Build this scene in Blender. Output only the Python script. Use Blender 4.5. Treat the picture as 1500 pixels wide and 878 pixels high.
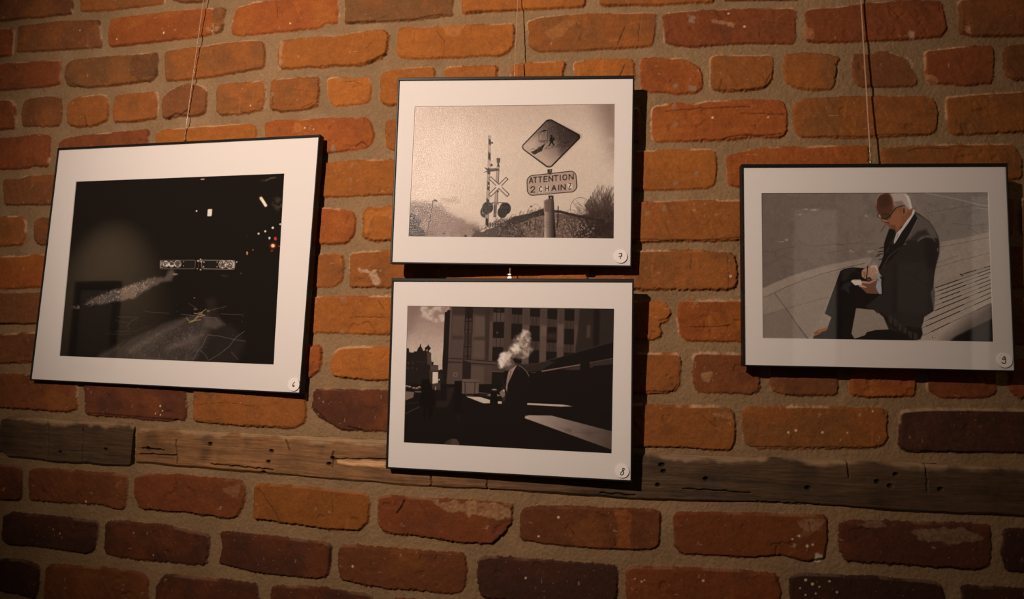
import bpy, bmesh, math, random
import numpy as np
from mathutils import Matrix, Vector

for o in list(bpy.data.objects):
    bpy.data.objects.remove(o)
scn = bpy.context.scene
COL = scn.collection
rng = np.random.default_rng(7)
random.seed(7)

# ---------------------------------------------------------------- camera, world, lights, exposure
F_PX = 1000.0                      # 24 mm lens on a 36 mm sensor, 1500 px wide
M = np.array([[0.98697890, -0.01302612, 0.16032145],
              [0.15728374, -0.13055538, -0.97888565],
              [0.03368191, 0.99135544, -0.12680661]])   # camera axes -> room axes
EYE = np.array([0.0, 0.0, 1.5])
cam_d = bpy.data.cameras.new('camera')
cam_d.lens = 24.0
cam_d.sensor_width = 36.0
cam_d.clip_start = 0.02
cam = bpy.data.objects.new('camera', cam_d)
COL.objects.link(cam)
cam.matrix_world = Matrix([[M[i][0], M[i][1], M[i][2], EYE[i]] for i in range(3)] + [[0, 0, 0, 1]])
scn.camera = cam

world = bpy.data.worlds.new('room_air')
scn.world = world
world.use_nodes = True
world.node_tree.nodes['Background'].inputs[0].default_value = (1.0, 0.72, 0.5, 1)
world.node_tree.nodes['Background'].inputs[1].default_value = 0.09

LAMP = np.array([-0.70, -0.45, 2.20])
AIM = np.array([-0.36, 1.0, 1.95])
sp = bpy.data.lights.new('track_spot', 'SPOT')
sp.energy = 124.0
sp.color = (1.0, 0.775, 0.635)
sp.spot_size = math.radians(73)
sp.spot_blend = 1.0
sp.shadow_soft_size = 0.016
spo = bpy.data.objects.new('track_spot', sp)
COL.objects.link(spo)
spo.location = LAMP
spo.rotation_euler = Vector(AIM - LAMP).to_track_quat('-Z', 'Y').to_euler()

WASH = np.array([-4.45, -0.95, 2.95])       # lamp washing the far end of the opposite wall
sw = bpy.data.lights.new('wall_washer', 'SPOT')
sw.energy = 75.0
sw.color = (1.0, 0.74, 0.48)
sw.spot_size = math.radians(50)
sw.spot_blend = 1.0
sw.shadow_soft_size = 0.03
swo = bpy.data.objects.new('wall_washer', sw)
COL.objects.link(swo)
swo.location = WASH
swo.rotation_euler = Vector(np.array([-4.40, -2.0, 2.02]) - WASH).to_track_quat('-Z', 'Y').to_euler()

vs = scn.view_settings
scn.display_settings.display_device = 'sRGB'
vs.view_transform = 'Standard'
vs.look = 'None'
vs.gamma = 1.0
vs.use_curve_mapping = False
vs.exposure = 0.0

# ---------------------------------------------------------------- helpers
def link(name, me, mat=None, parent=None):
    o = bpy.data.objects.new(name, me)
    COL.objects.link(o)
    if mat is not None:
        me.materials.append(mat)
    if parent is not None:
        o.parent = parent
    return o

def tag(o, label, cat, group=None):
    o['label'] = label
    o['category'] = cat
    if group:
        o['group'] = group
    return o

def pydata(name, v, f, mat=None, parent=None, smooth=False):
    me = bpy.data.meshes.new(name)
    me.from_pydata([tuple(map(float, p)) for p in v], [], f)
    me.update()
    bm = bmesh.new(); bm.from_mesh(me)
    bmesh.ops.recalc_face_normals(bm, faces=bm.faces)
    bm.to_mesh(me); bm.free()
    if smooth:
        me.polygons.foreach_set('use_smooth', [True] * len(me.polygons))
    return link(name, me, mat, parent)

def grid_mesh(name, P, colors=None, smooth=True, skirt=None, strip=False):
    """P (nz,nx,3) -> quad mesh; skirt = 3-vector offset of a closed back."""
    nz, nx = P.shape[:2]
    V = P.reshape(-1, 3)
    idx = np.arange(nz * nx).reshape(nz, nx)
    Q = np.stack([idx[:-1, :-1], idx[:-1, 1:], idx[1:, 1:], idx[1:, :-1]], -1).reshape(-1, 4)
    C = None if colors is None else colors.reshape(-1, 3)
    loops = [Q.ravel()]
    starts = [np.arange(len(Q)) * 4]
    tot = [np.full(len(Q), 4)]
    if skirt is not None:
        ring = np.concatenate([idx[0, :-1], idx[:-1, -1], idx[-1, :0:-1], idx[:0:-1, 0]])
        n = len(ring); b = len(V)
        B = V[ring].copy()
        B = B + np.array(skirt)
        if strip:
            B[:, 1] = wall_y(B[:, 0]) + skirt[1]
        else:
            B[:, 1] = B[:, 1].max()
        V = np.concatenate([V, B])
        if C is not None:
            C = np.concatenate([C, C[ring]])
        k = np.arange(n); k2 = (k + 1) % n
        S = np.stack([ring[k], b + k, b + k2, ring[k2]], -1)
        o0 = len(Q) * 4
        if strip:
            i = np.arange(nx - 1); T0 = 2 * (nx - 1) + nz - 1
            S = np.concatenate([S, b + np.stack([i, T0 - i, T0 - i - 1, i + 1], -1)])
            loops += [S.ravel()]
            starts += [o0 + np.arange(len(S)) * 4]
            tot += [np.full(len(S), 4)]
        else:
            loops += [S.ravel(), b + k]
            starts += [o0 + np.arange(n) * 4, np.array([o0 + 4 * n])]
            tot += [np.full(n, 4), np.array([n])]
    loops = np.concatenate(loops).astype(np.int32)
    starts = np.concatenate(starts).astype(np.int32)
    tot = np.concatenate(tot).astype(np.int32)
    me = bpy.data.meshes.new(name)
    me.vertices.add(len(V)); me.vertices.foreach_set('co', V.astype(np.float32).ravel())
    me.loops.add(len(loops)); me.loops.foreach_set('vertex_index', loops)
    me.polygons.add(len(starts)); me.polygons.foreach_set('loop_start', starts)
    sm = np.zeros(len(starts), bool); sm[:len(Q)] = smooth
    me.polygons.foreach_set('use_smooth', sm)
    me.update(calc_edges=True)
    if C is not None:
        ca = me.color_attributes.new('tint', 'FLOAT_COLOR', 'POINT')
        rgba = np.concatenate([C, np.ones((len(C), 1))], 1).astype(np.float32)
        ca.data.foreach_set('color', rgba.ravel())
    me.validate()
    return me

_nz = {}
def vnoise(x, y, s, seed=0):
    """smooth value noise in -1..1, cell size s"""
    if seed not in _nz:
        _nz[seed] = np.random.default_rng(seed + 100).uniform(-1, 1, (256, 256))
    T = _nz[seed]
    xs = x / s; ys = y / s
    xi = np.floor(xs).astype(int); yi = np.floor(ys).astype(int)
    fx = xs - xi; fy = ys - yi
    fx = fx * fx * (3 - 2 * fx); fy = fy * fy * (3 - 2 * fy)
    a = T[yi % 256, xi % 256]; b = T[yi % 256, (xi + 1) % 256]
    c = T[(yi + 1) % 256, xi % 256]; d = T[(yi + 1) % 256, (xi + 1) % 256]
    return (a * (1 - fx) + b * fx) * (1 - fy) + (c * (1 - fx) + d * fx) * fy

def fbm(x, y, s, seed=0, octs=4, gain=0.55):
    t = 0; a = 1; n = 0
    for k in range(octs):
        t = t + a * vnoise(x, y, s / 2 ** k, seed + k); n += a; a *= gain
    return t / n

def sstep(x, a, b):
    t = np.clip((x - a) / (b - a), 0, 1)
    return t * t * (3 - 2 * t)

def poly_sdf(X, Y, pts):
    """signed distance, positive inside"""
    p = np.asarray(pts, float); n = len(p)
    d2 = np.full(X.shape, 1e18); ins = np.zeros(X.shape, bool)
    for i in range(n):
        ax, ay = p[i]; bx, by = p[(i + 1) % n]
        ex, ey = bx - ax, by - ay
        L = ex * ex + ey * ey + 1e-18
        t = np.clip(((X - ax) * ex + (Y - ay) * ey) / L, 0, 1)
        dx = X - ax - t * ex; dy = Y - ay - t * ey
        np.minimum(d2, dx * dx + dy * dy, out=d2)
        if ay != by:
            c = ((ay > Y) != (by > Y)) & (X < ex * (Y - ay) / (by - ay) + ax)
            ins ^= c
    d = np.sqrt(d2)
    return np.where(ins, d, -d)

def line_dist(X, Y, pts):
    p = np.asarray(pts, float)
    d2 = np.full(X.shape, 1e18)
    for i in range(len(p) - 1):
        ax, ay = p[i]; bx, by = p[i + 1]
        ex, ey = bx - ax, by - ay
        L = ex * ex + ey * ey + 1e-18
        t = np.clip(((X - ax) * ex + (Y - ay) * ey) / L, 0, 1)
        d2 = np.minimum(d2, (X - ax - t * ex) ** 2 + (Y - ay - t * ey) ** 2)
    return np.sqrt(d2)

def lin(c):
    c = np.asarray(c, float) / 255
    return np.where(c <= 0.04045, c / 12.92, ((c + 0.055) / 1.055) ** 2.4)

# the wall is an old one and bows out gently towards the room
D0, BOW, XBOW = 1.0, 0.075, -0.25
def wall_y(x):
    return D0 + BOW * (x - XBOW) ** 2
def ray(px):
    return M @ np.array([(px[0] - 750) / F_PX, -(px[1] - 439) / F_PX, -1.0])
def on_wall(px, off=0.0):
    """point of the wall seen at a photo pixel; off = distance in front of it"""
    r = ray(px)
    t = D0 / r[1]
    for i in range(25):
        t = (wall_y(t * r[0]) - off) / r[1]
    return EYE + t * r
def wxz(pts):
    return [(on_wall(p)[0], on_wall(p)[2]) for p in pts]
def to_px(P):
    c = (P - EYE) @ M          # camera coordinates
    return 750 - F_PX * c[..., 0] / c[..., 2], 439 + F_PX * c[..., 1] / c[..., 2]

def nodes(name):
    m = bpy.data.materials.new(name); m.use_nodes = True
    nt = m.node_tree
    return m, nt, nt.nodes['Principled BSDF']

def plain(name, col, rough=0.5, metal=0.0, spec=0.5, bump=None):
    m, nt, b = nodes(name)
    b.inputs['Base Color'].default_value = (*col, 1)
    b.inputs['Roughness'].default_value = rough
    b.inputs['Metallic'].default_value = metal
    b.inputs['Specular IOR Level'].default_value = spec
    if bump:
        tc = nt.nodes.new('ShaderNodeTexCoord'); n = nt.nodes.new('ShaderNodeTexNoise')
        n.inputs['Scale'].default_value = bump[0]; n.inputs['Detail'].default_value = 4
        bp = nt.nodes.new('ShaderNodeBump'); bp.inputs['Strength'].default_value = bump[1]
        bp.inputs['Distance'].default_value = bump[2]
        nt.links.new(tc.outputs['Object'], n.inputs['Vector'])
        nt.links.new(n.outputs['Fac'], bp.inputs['Height'])
        nt.links.new(bp.outputs['Normal'], b.inputs['Normal'])
    return m

def tinted(name, rough, spec, bscale, bdist, bstr=1.0, stretch=(1, 1, 1), var=0.25):
    """colour from the mesh's own tint, plus fine grain in colour and bump"""
    m, nt, b = nodes(name)
    at = nt.nodes.new('ShaderNodeAttribute'); at.attribute_name = 'tint'
    tc = nt.nodes.new('ShaderNodeTexCoord')
    mp = nt.nodes.new('ShaderNodeMapping'); mp.inputs['Scale'].default_value = stretch
    n = nt.nodes.new('ShaderNodeTexNoise'); n.inputs['Scale'].default_value = bscale
    n.inputs['Detail'].default_value = 5; n.inputs['Roughness'].default_value = 0.65
    mr = nt.nodes.new('ShaderNodeMapRange')
    mr.inputs['To Min'].default_value = 1 - var; mr.inputs['To Max'].default_value = 1 + var
    mr.inputs['From Min'].default_value = 0.25; mr.inputs['From Max'].default_value = 0.75
    mx = nt.nodes.new('ShaderNodeVectorMath'); mx.operation = 'SCALE'
    bp = nt.nodes.new('ShaderNodeBump'); bp.inputs['Distance'].default_value = bdist
    bp.inputs['Strength'].default_value = bstr
    L = nt.links.new
    L(tc.outputs['Object'], mp.inputs['Vector']); L(mp.outputs['Vector'], n.inputs['Vector'])
    L(n.outputs['Fac'], mr.inputs['Value']); L(at.outputs['Color'], mx.inputs[0])
    L(mr.outputs['Result'], mx.inputs['Scale']); L(mx.outputs['Vector'], b.inputs['Base Color'])
    L(n.outputs['Fac'], bp.inputs['Height']); L(bp.outputs['Normal'], b.inputs['Normal'])
    b.inputs['Roughness'].default_value = rough
    b.inputs['Specular IOR Level'].default_value = spec
    return m

MAT = {}
MAT['brick'] = tinted('old_brick_and_mortar', 0.9, 0.2, 520, 0.0009, 0.6, var=0.2)
MAT['wood'] = tinted('weathered_wood', 0.7, 0.35, 160, 0.0012, 0.9, (0.12, 1, 1), var=0.3)
# ---------------------------------------------------------------- the brick wall
PAL = {'O': (.275, .092, .017), 'RO': (.240, .066, .014), 'OB': (.225, .076, .017), 'B': (.145, .053, .018),
       'R': (.180, .050, .014), 'DR': (.088, .028, .013), 'DB': (.050, .020, .012), 'V': (.140, .063, .021),
       'RB': (.155, .049, .016)}
MORTAR = np.array([.212, .134, .067])
BRICKS = [
# topmost course
('B', [(-30,-14),(105,-27),(104,19),(60,24),(-30,32)]),
('OB', [(116,-30),(241,-42),(239,4),(187,10),(140,15),(117,16)]),
('B', [(249,-48),(300,-45),(298,1),(266,2),(251,-2)]),
('OB', [(311,-51),(352,-54),(350,-8),(312,-5)]),
('V', [(505,-13),(664,-24),(662,22),(650,21),(600,29),(505,33)]),
('O', [(676,-27),(860,-38),(856,8),(840,10),(800,12),(695,17),(678,19)]),
('OB', [(877,-39),(1050,-44),(1045,2),(960,6),(880,7)]),
('RB', [(1056,-47),(1172,-48),(1170,-2),(1060,-1)]),
('B', [(1185,-51),(1290,-54),(1288,-8),(1186,-5)]),
# second course
('R', [(-20,44),(19,40),(17,80),(-20,83)]),
('B', [(27,38),(85,31),(144,29),(148,68),(88,72),(23,75),(25,56)]),
('RO', [(163,27),(297,11),(312,12),(311,48),(297,52),(187,65),(160,68),(158,51)]),
('V', [(313,12),(329,11),(327,27),(324,44),(312,49)]),
('RO', [(346,10),(371,3),(402,0),(440,-6),(495,-8),(495,33),(478,33),(466,40),(371,49),(352,51),(339,48),(341,25)]),
# third course
('R', [(-20,95),(88,88),(86,122),(60,127),(-20,133)]),
('V', [(96,95),(104,88),(190,80),(228,76),(230,82),(228,110),(220,118),(130,128),(98,124),(94,113)]),
('OB', [(241,76),(248,74),(330,62),(374,58),(384,62),(387,75),(385,98),(340,106),(290,114),(242,118)]),
('O', [(407,68),(412,60),(480,52),(487,54),(515,48),(560,44),(568,48),(568,70),(560,83),(530,94),(440,98),(410,100),(406,90)]),
('O', [(583,42),(590,40),(650,38),(700,36),(748,34),(753,38),(753,60),(748,72),(735,80),(640,84),(590,84),(581,78),(582,60)]),
('OB', [(772,32),(790,25),(850,20),(905,19),(961,18),(959,55),(955,66),(900,70),(790,75),(776,66),(774,45)]),
('R', [(972,19),(1010,16),(1100,12),(1166,11),(1166,58),(1160,63),(1090,62),(1010,68),(975,62),(973,40)]),
('R', [(1180,14),(1190,11),(1240,8),(1265,3),(1340,0),(1380,1),(1384,20),(1388,42),(1380,53),(1340,56),(1260,60),(1190,60),(1180,56),(1183,40)]),
('B', [(1405,0),(1520,-8),(1520,50),(1430,52),(1406,46),(1408,20)]),
# header course
('R', [(-20,148),(15,146),(20,152),(22,175),(20,187),(-20,190)]),
('B', [(34,150),(42,145),(60,142),(88,142),(89,160),(87,180),(80,184),(32,184),(30,165)]),
('OB', [(100,150),(112,142),(150,138),(156,142),(157,160),(155,177),(140,183),(110,185),(98,180),(98,160)]),
('OB', [(168,140),(180,138),(228,134),(230,150),(228,172),(205,176),(190,178),(166,178),(164,165)]),
('B', [(238,142),(250,130),(268,124),(285,122),(300,128),(301,150),(298,166),(280,170),(262,168),(245,173),(238,172),(236,155)]),
('OB', [(318,124),(340,122),(386,118),(387,140),(384,160),(350,166),(322,168),(316,160)]),
('OB', [(398,118),(402,116),(440,113),(466,113),(466,135),(464,155),(440,160),(410,162),(396,158),(395,140)]),
('O', [(479,113),(500,112),(520,116),(535,112),(542,118),(543,135),(540,148),(525,152),(490,154),(482,148),(479,130)]),
('O', [(558,108),(575,102),(630,97),(636,100),(637,145),(610,150),(565,153),(558,147)]),
('O', [(651,100),(660,97),(728,96),(727,145),(655,148)]),
('O', [(748,96),(765,92),(828,90),(824,112),(824,140),(750,142)]),
('O', [(840,90),(880,86),(920,86),(929,90),(928,135),(845,138)]),
('RO', [(939,86),(960,84),(985,86),(1000,84),(1010,90),(1024,98),(1029,110),(1030,125),(1020,134),(990,136),(945,132),(940,125)]),
('OB', [(1041,84),(1050,80),(1075,81),(1130,80),(1133,100),(1130,118),(1120,128),(1090,132),(1055,133),(1042,128),(1042,105)]),
('OB', [(1150,80),(1165,77),(1195,77),(1225,82),(1232,84),(1226,92),(1224,115),(1220,130),(1190,131),(1165,127),(1150,118),(1149,95)]),
('B', [(1249,80),(1260,78),(1275,80),(1285,76),(1305,75),(1320,82),(1330,85),(1335,100),(1345,118),(1340,125),(1300,127),(1260,126),(1250,115),(1250,95)]),
('R', [(1356,74),(1380,72),(1420,68),(1455,66),(1456,90),(1456,120),(1420,124),(1360,120),(1357,100)]),
('B', [(1472,72),(1480,66),(1520,62),(1520,118),(1480,114),(1472,105)]),
# fifth course
('R', [(-20,203),(10,202),(60,197),(72,199),(71,225),(68,244),(50,242),(40,246),(20,247),(-20,247)]),
('R', [(84,210),(95,203),(140,196),(216,190),(217,205),(215,245),(90,250)]),
('O', [(227,196),(240,190),(300,185),(360,181),(374,186),(376,240),(230,245)]),
('RO', [(388,180),(400,177),(440,175),(535,172),(542,178),(547,195),(543,210),(535,216),(500,221),(480,223),(390,228)]),
('OB', [(565,177),(575,174),(636,170),(637,215),(575,220),(565,215),(564,195)]),
('OB', [(652,170),(780,166),(780,212),(652,215)]), ('OB', [(794,165),(936,158),(938,206),(794,211)]),
('RO', [(955,165),(958,155),(990,151),(1020,152),(1035,148),(1090,146),(1148,147),(1152,160),(1152,190),(1145,200),(1100,200),(1060,204),(1040,205),(960,207),(955,198)]),
('OB', [(1164,155),(1180,144),(1270,141),(1355,141),(1370,146),(1374,170),(1371,192),(1360,197),(1250,201),(1175,201),(1166,195),(1163,175)]),
('OB', [(1387,142),(1420,138),(1520,133),(1520,190),(1450,195),(1400,197),(1390,190),(1387,160)]),
# sixth
('B', [(4,263),(28,262),(40,257),(78,256),(112,254),(112,298),(60,299),(6,300)]), ('B', [(-40,266),(-6,264),(-5,301),(-40,302)]),
('B', [(124,253),(270,246),(271,295),(124,298)]), ('OB', [(283,246),(424,241),(425,289),(283,294)]),
('O', [(438,240),(480,238),(520,235),(600,233),(612,232),(612,284),(560,284),(510,287),(470,288),(438,288)]),
('OB', [(626,231),(760,228),(760,280),(626,283)]), ('OB', [(774,228),(886,225),(886,278),(774,280)]),
('O', [(899,224),(938,221),(1000,219),(1045,218),(1049,225),(1050,245),(1048,268),(1040,274),(1000,277),(940,277),(899,277)]),
('RO', [(1066,230),(1070,226),(1100,220),(1115,217),(1165,214),(1170,217),(1230,213),(1272,214),(1272,265),(1080,273),(1068,270),(1067,250)]),
('OB', [(1292,218),(1330,214),(1400,211),(1485,211),(1490,222),(1497,230),(1497,262),(1300,266)]), ('B', [(1510,212),(1540,210),(1540,262),(1510,263)]),
# seventh
('OB', [(-20,318),(30,317),(36,325),(35,345),(30,358),(-20,362)]),
('B', [(50,325),(58,320),(120,318),(120,357),(55,358),(49,350)]),
('B', [(134,317),(260,312),(260,355),(134,357)]), ('OB', [(274,311),(398,306),(398,355),(274,356)]),
('RO', [(412,305),(480,304),(505,309),(519,312),(520,325),(517,345),(508,355),(490,357),(412,357)]),
('O', [(532,309),(542,304),(570,301),(610,300),(610,350),(580,351),(550,353),(536,349),(531,345),(533,325)]),
('OB', [(624,300),(750,298),(750,350),(624,350)]), ('OB', [(764,298),(888,296),(888,352),(764,351)]),
('OB', [(901,296),(945,296),(1000,294),(1060,294),(1112,293),(1112,350),(1060,352),(1000,353),(940,354),(901,354)]),
('OB', [(1126,293),(1310,291),(1310,346),(1126,349)]), ('B', [(1324,291),(1485,289),(1485,343),(1324,346)]), ('B', [(1498,289),(1540,288),(1540,342),(1498,342)]),
# eighth
('RO', [(-20,378),(60,373),(150,371),(150,418),(60,420),(-20,424)]),
('B', [(164,371),(300,370),(300,420),(164,418)]), ('OB', [(314,370),(426,371),(426,421),(314,420)]),
('OB', [(440,374),(480,372),(500,371),(502,385),(501,408),(495,416),(485,420),(440,421)]),
('OB', [(513,372),(530,369),(560,367),(640,366),(640,419),(570,420),(512,420),(512,395)]),
('O', [(654,366),(860,366),(860,421),(654,420)]),
('OB', [(872,370),(940,368),(1000,367),(1070,369),(1078,378),(1079,400),(1078,422),(1060,424),(1000,424),(930,423),(872,424)]),
('OB', [(1094,368),(1290,366),(1290,424),(1094,424)]), ('B', [(1304,366),(1520,362),(1520,420),(1304,424)]),
# ninth
('B', [(-20,432),(60,430),(120,429),(120,474),(-20,474)]),
('B', [(134,430),(260,431),(260,478),(134,475)]), ('OB', [(274,431),(424,436),(424,485),(274,479)]),
('O', [(438,436),(490,435),(560,434),(624,434),(624,488),(560,489),(500,488),(438,486)]),
('OB', [(638,435),(760,437),(760,492),(638,489)]), ('OB', [(774,438),(886,442),(886,498),(774,493)]),
('O', [(900,442),(950,441),(975,444),(983,455),(978,470),(965,475),(970,490),(960,497),(945,497),(900,498)]),
('RO', [(995,444),(1005,440),(1030,441),(1110,440),(1170,440),(1170,501),(1060,500),(1010,499),(996,490),(993,465)]),
('OB', [(1186,440),(1380,438),(1380,502),(1186,502)]), ('B', [(1394,438),(1520,436),(1520,504),(1394,502)]),
# tenth
('B', [(-20,492),(40,488),(130,487),(130,529),(-20,532)]),
('B', [(144,489),(280,494),(280,540),(144,531)]), ('OB', [(294,495),(408,504),(408,552),(294,541)]),
('RO', [(420,507),(468,507),(470,520),(468,540),(460,548),(455,553),(420,555)]),
('O', [(485,525),(492,515),(500,510),(530,508),(560,509),(620,510),(620,556),(540,557),(500,552),(486,550),(484,535)]),
('OB', [(634,510),(760,512),(760,566),(634,557)]), ('OB', [(774,513),(886,516),(886,575),(774,567)]),
('OB', [(900,517),(960,518),(995,519),(998,525),(996,560),(993,570),(980,576),(940,576),(900,575)]),
('RB', [(1017,520),(1025,518),(1112,519),(1113,570),(1105,576),(1060,576),(1020,574),(1016,550)]),
('B', [(1129,522),(1227,522),(1227,578),(1160,580),(1130,572)]),
('RO', [(1247,524),(1340,524),(1341,580),(1270,582),(1246,578)]),
('R', [(1360,526),(1461,526),(1460,576),(1445,582),(1380,583),(1360,572)]),
('R', [(1482,528),(1520,528),(1520,584),(1490,582),(1480,570)]),
# eleventh
('RB', [(-20,549),(60,549),(112,550),(111,598),(100,604),(50,600),(-20,596)]),
('DR', [(123,552),(272,560),(270,615),(240,617),(180,611),(125,607)]),
('OB', [(283,565),(420,570),(447,575),(446,618),(430,628),(400,626),(330,622),(283,617)]),
('DR', [(460,572),(475,570),(515,573),(530,571),(570,574),(620,575),(620,632),(540,631),(500,630),(480,618),(465,610),(456,598)]),
('OB', [(634,576),(760,584),(760,644),(634,634)]), ('OB', [(774,585),(884,592),(884,652),(774,645)]),
('OB', [(899,594),(940,593),(990,596),(1050,596),(1075,602),(1077,640),(1072,658),(1060,660),(1000,656),(899,654)]),
('OB', [(1087,605),(1095,598),(1200,596),(1290,600),(1300,605),(1300,640),(1295,652),(1270,658),(1200,656),(1110,657),(1090,648)]),
('DB', [(1320,604),(1340,601),(1420,600),(1520,602),(1520,663),(1420,662),(1330,662),(1319,655)]),
# below the timbers
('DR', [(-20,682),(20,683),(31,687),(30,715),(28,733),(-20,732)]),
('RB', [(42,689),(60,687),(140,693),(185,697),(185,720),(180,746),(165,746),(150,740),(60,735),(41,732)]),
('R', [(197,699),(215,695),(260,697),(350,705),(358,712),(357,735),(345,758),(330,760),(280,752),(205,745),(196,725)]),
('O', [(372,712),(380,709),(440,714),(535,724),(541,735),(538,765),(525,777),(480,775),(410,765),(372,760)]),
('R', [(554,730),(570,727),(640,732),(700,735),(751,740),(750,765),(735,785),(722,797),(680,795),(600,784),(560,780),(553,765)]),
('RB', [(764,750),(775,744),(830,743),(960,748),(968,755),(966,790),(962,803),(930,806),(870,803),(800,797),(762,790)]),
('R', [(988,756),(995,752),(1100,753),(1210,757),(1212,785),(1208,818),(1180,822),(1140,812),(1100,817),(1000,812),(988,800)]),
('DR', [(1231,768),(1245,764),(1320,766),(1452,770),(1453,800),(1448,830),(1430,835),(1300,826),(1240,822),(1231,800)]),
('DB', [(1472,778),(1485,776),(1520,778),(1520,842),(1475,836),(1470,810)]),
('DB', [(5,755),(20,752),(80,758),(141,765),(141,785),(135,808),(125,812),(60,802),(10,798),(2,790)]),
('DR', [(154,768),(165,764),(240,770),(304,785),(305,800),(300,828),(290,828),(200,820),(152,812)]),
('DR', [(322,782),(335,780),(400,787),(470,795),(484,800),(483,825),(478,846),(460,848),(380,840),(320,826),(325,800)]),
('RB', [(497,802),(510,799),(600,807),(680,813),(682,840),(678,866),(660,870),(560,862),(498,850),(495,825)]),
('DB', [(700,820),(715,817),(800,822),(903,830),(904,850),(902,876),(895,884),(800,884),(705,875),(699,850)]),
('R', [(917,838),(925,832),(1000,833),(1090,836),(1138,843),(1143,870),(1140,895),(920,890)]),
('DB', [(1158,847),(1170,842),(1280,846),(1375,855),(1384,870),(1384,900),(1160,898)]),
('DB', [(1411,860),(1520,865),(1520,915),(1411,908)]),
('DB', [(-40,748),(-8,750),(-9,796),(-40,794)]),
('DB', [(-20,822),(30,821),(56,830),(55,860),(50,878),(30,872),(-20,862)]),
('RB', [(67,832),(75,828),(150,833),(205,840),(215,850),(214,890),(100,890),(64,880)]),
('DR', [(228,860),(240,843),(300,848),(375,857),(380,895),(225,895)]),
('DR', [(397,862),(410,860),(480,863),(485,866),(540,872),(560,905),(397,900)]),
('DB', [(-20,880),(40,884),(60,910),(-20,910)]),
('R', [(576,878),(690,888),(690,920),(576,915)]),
]
TIMBER_DARK = ([(3,613),(8,611),(100,616),(190,621),(197,624)], [(3,664),(10,670),(80,678),(188,684),(196,681)])
TIMBER_LONG = ([(204,627),(300,632),(396,637),(480,641),(564,645),(750,655),(938,665),(1136,671),(1354,679),(1560,688),(1720,697)],
               [(204,679),(290,687),(370,694),(480,703),(608,713),(770,721),(938,733),(1136,738),(1300,748),(1560,762),(1720,772)])
# (polyline, half width mm, depth mm)
CRACKS = [([(96,112),(104,122),(120,127)],.6,1.6),([(376,150),(386,146)],.5,1.2),([(400,142),(400,154)],.6,1.6),([(442,158),(458,151)],.6,1.6),([(538,93),(556,84),(566,78)],.9,2.6),
 ([(508,33),(600,28),(648,20)],.8,2.2),([(690,18),(760,14)],.6,1.8),([(128,184),(126,178),(124,170)],.6,1.6),([(206,176),(192,178)],.6,1.4),([(520,214),(530,208),(536,212)],.8,2),
 ([(1060,203),(1085,198),(1120,199),(1146,196)],.8,2.4),([(1175,200),(1260,200),(1300,197),(1360,197)],.6,1.8),([(1042,108),(1042,124)],.7,1.8),([(1055,132),(1112,131)],.6,1.6),([(1128,110),(1122,124)],.6,1.6),
 ([(958,424),(962,420)],.5,1.2),([(456,598),(468,606),(478,618)],.9,2.4),([(510,626),(530,630)],.9,2.6),([(130,606),(200,611),(260,616)],.8,2.2),([(300,616),(330,622),(420,626)],.4,1.2),
 ([(905,351),(960,352),(1040,352),(1100,346)],.6,1.6),([(945,574),(985,574),(994,562)],.7,2),([(908,656),(1000,656),(1060,660)],.6,1.6),([(1100,655),(1200,656),(1285,656)],.6,1.6),([(1010,396),(1014,372)],.4,1.0),
 ([(735,786),(722,796)],.7,2),([(205,746),(280,752),(330,759)],.6,1.6),([(480,775),(522,778)],.6,1.6),([(1322,660),(1420,662)],.5,1.2),([(988,800),(1000,812),(1100,816)],.5,1.4),
 ([(592,735),(582,752)],1.0,3),([(378,715),(392,733),(412,766)],.5,1.5),([(976,162),(1018,159),(1060,157),(1100,156)],.6,2),
 ([(1086,166),(1150,168)],.5,2),([(512,465),(565,465)],.5,1.5),([(1012,479),(1040,480),(1070,477)],.6,2),([(1075,469),(1100,469)],.5,1.5),
 ([(1330,222),(1345,216),(1390,217),(1400,213),(1425,216)],.5,1.5),([(404,2),(406,12),(406,26)],.5,1.5),([(258,699),(259,712)],.6,2),
 ([(486,724),(488,750)],.4,1),([(560,430),(572,428)],.5,1),([(245,174),(258,166),(266,168),(276,160)],1.1,3),([(1138,801),(1135,815)],.7,2),
 ([(1185,765),(1188,780)],.6,2),([(460,530),(452,545)],.5,1),([(1130,32),(1166,36)],.3,.6),([(640,46),(652,60),(650,80)],.4,1),
 ([(915,40),(905,66)],.7,1.5),([(938,22),(935,60)],.4,1),([(915,95),(908,112)],.8,2),([(965,470),(975,468),(982,462)],.8,2),
 ([(555,440),(562,452)],.6,1.5),([(565,500),(580,498)],.4,1),([(505,120),(520,118),(530,125)],.5,1),([(425,130),(455,134)],.3,.6),
 ([(900,790),(902,800)],.6,2),([(835,775),(842,783)],.7,2),([(1030,610),(1050,625)],.4,1),([(1065,365),(1068,420)],.3,.8),([(996,520),(1000,535)],.8,2),
 ([(118,82),(122,128)],.0,0),([(1224,94),(1228,104),(1222,116)],.9,2),([(284,594),(330,590),(380,596)],.3,.8),([(650,735),(660,740)],.3,.6)]
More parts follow.
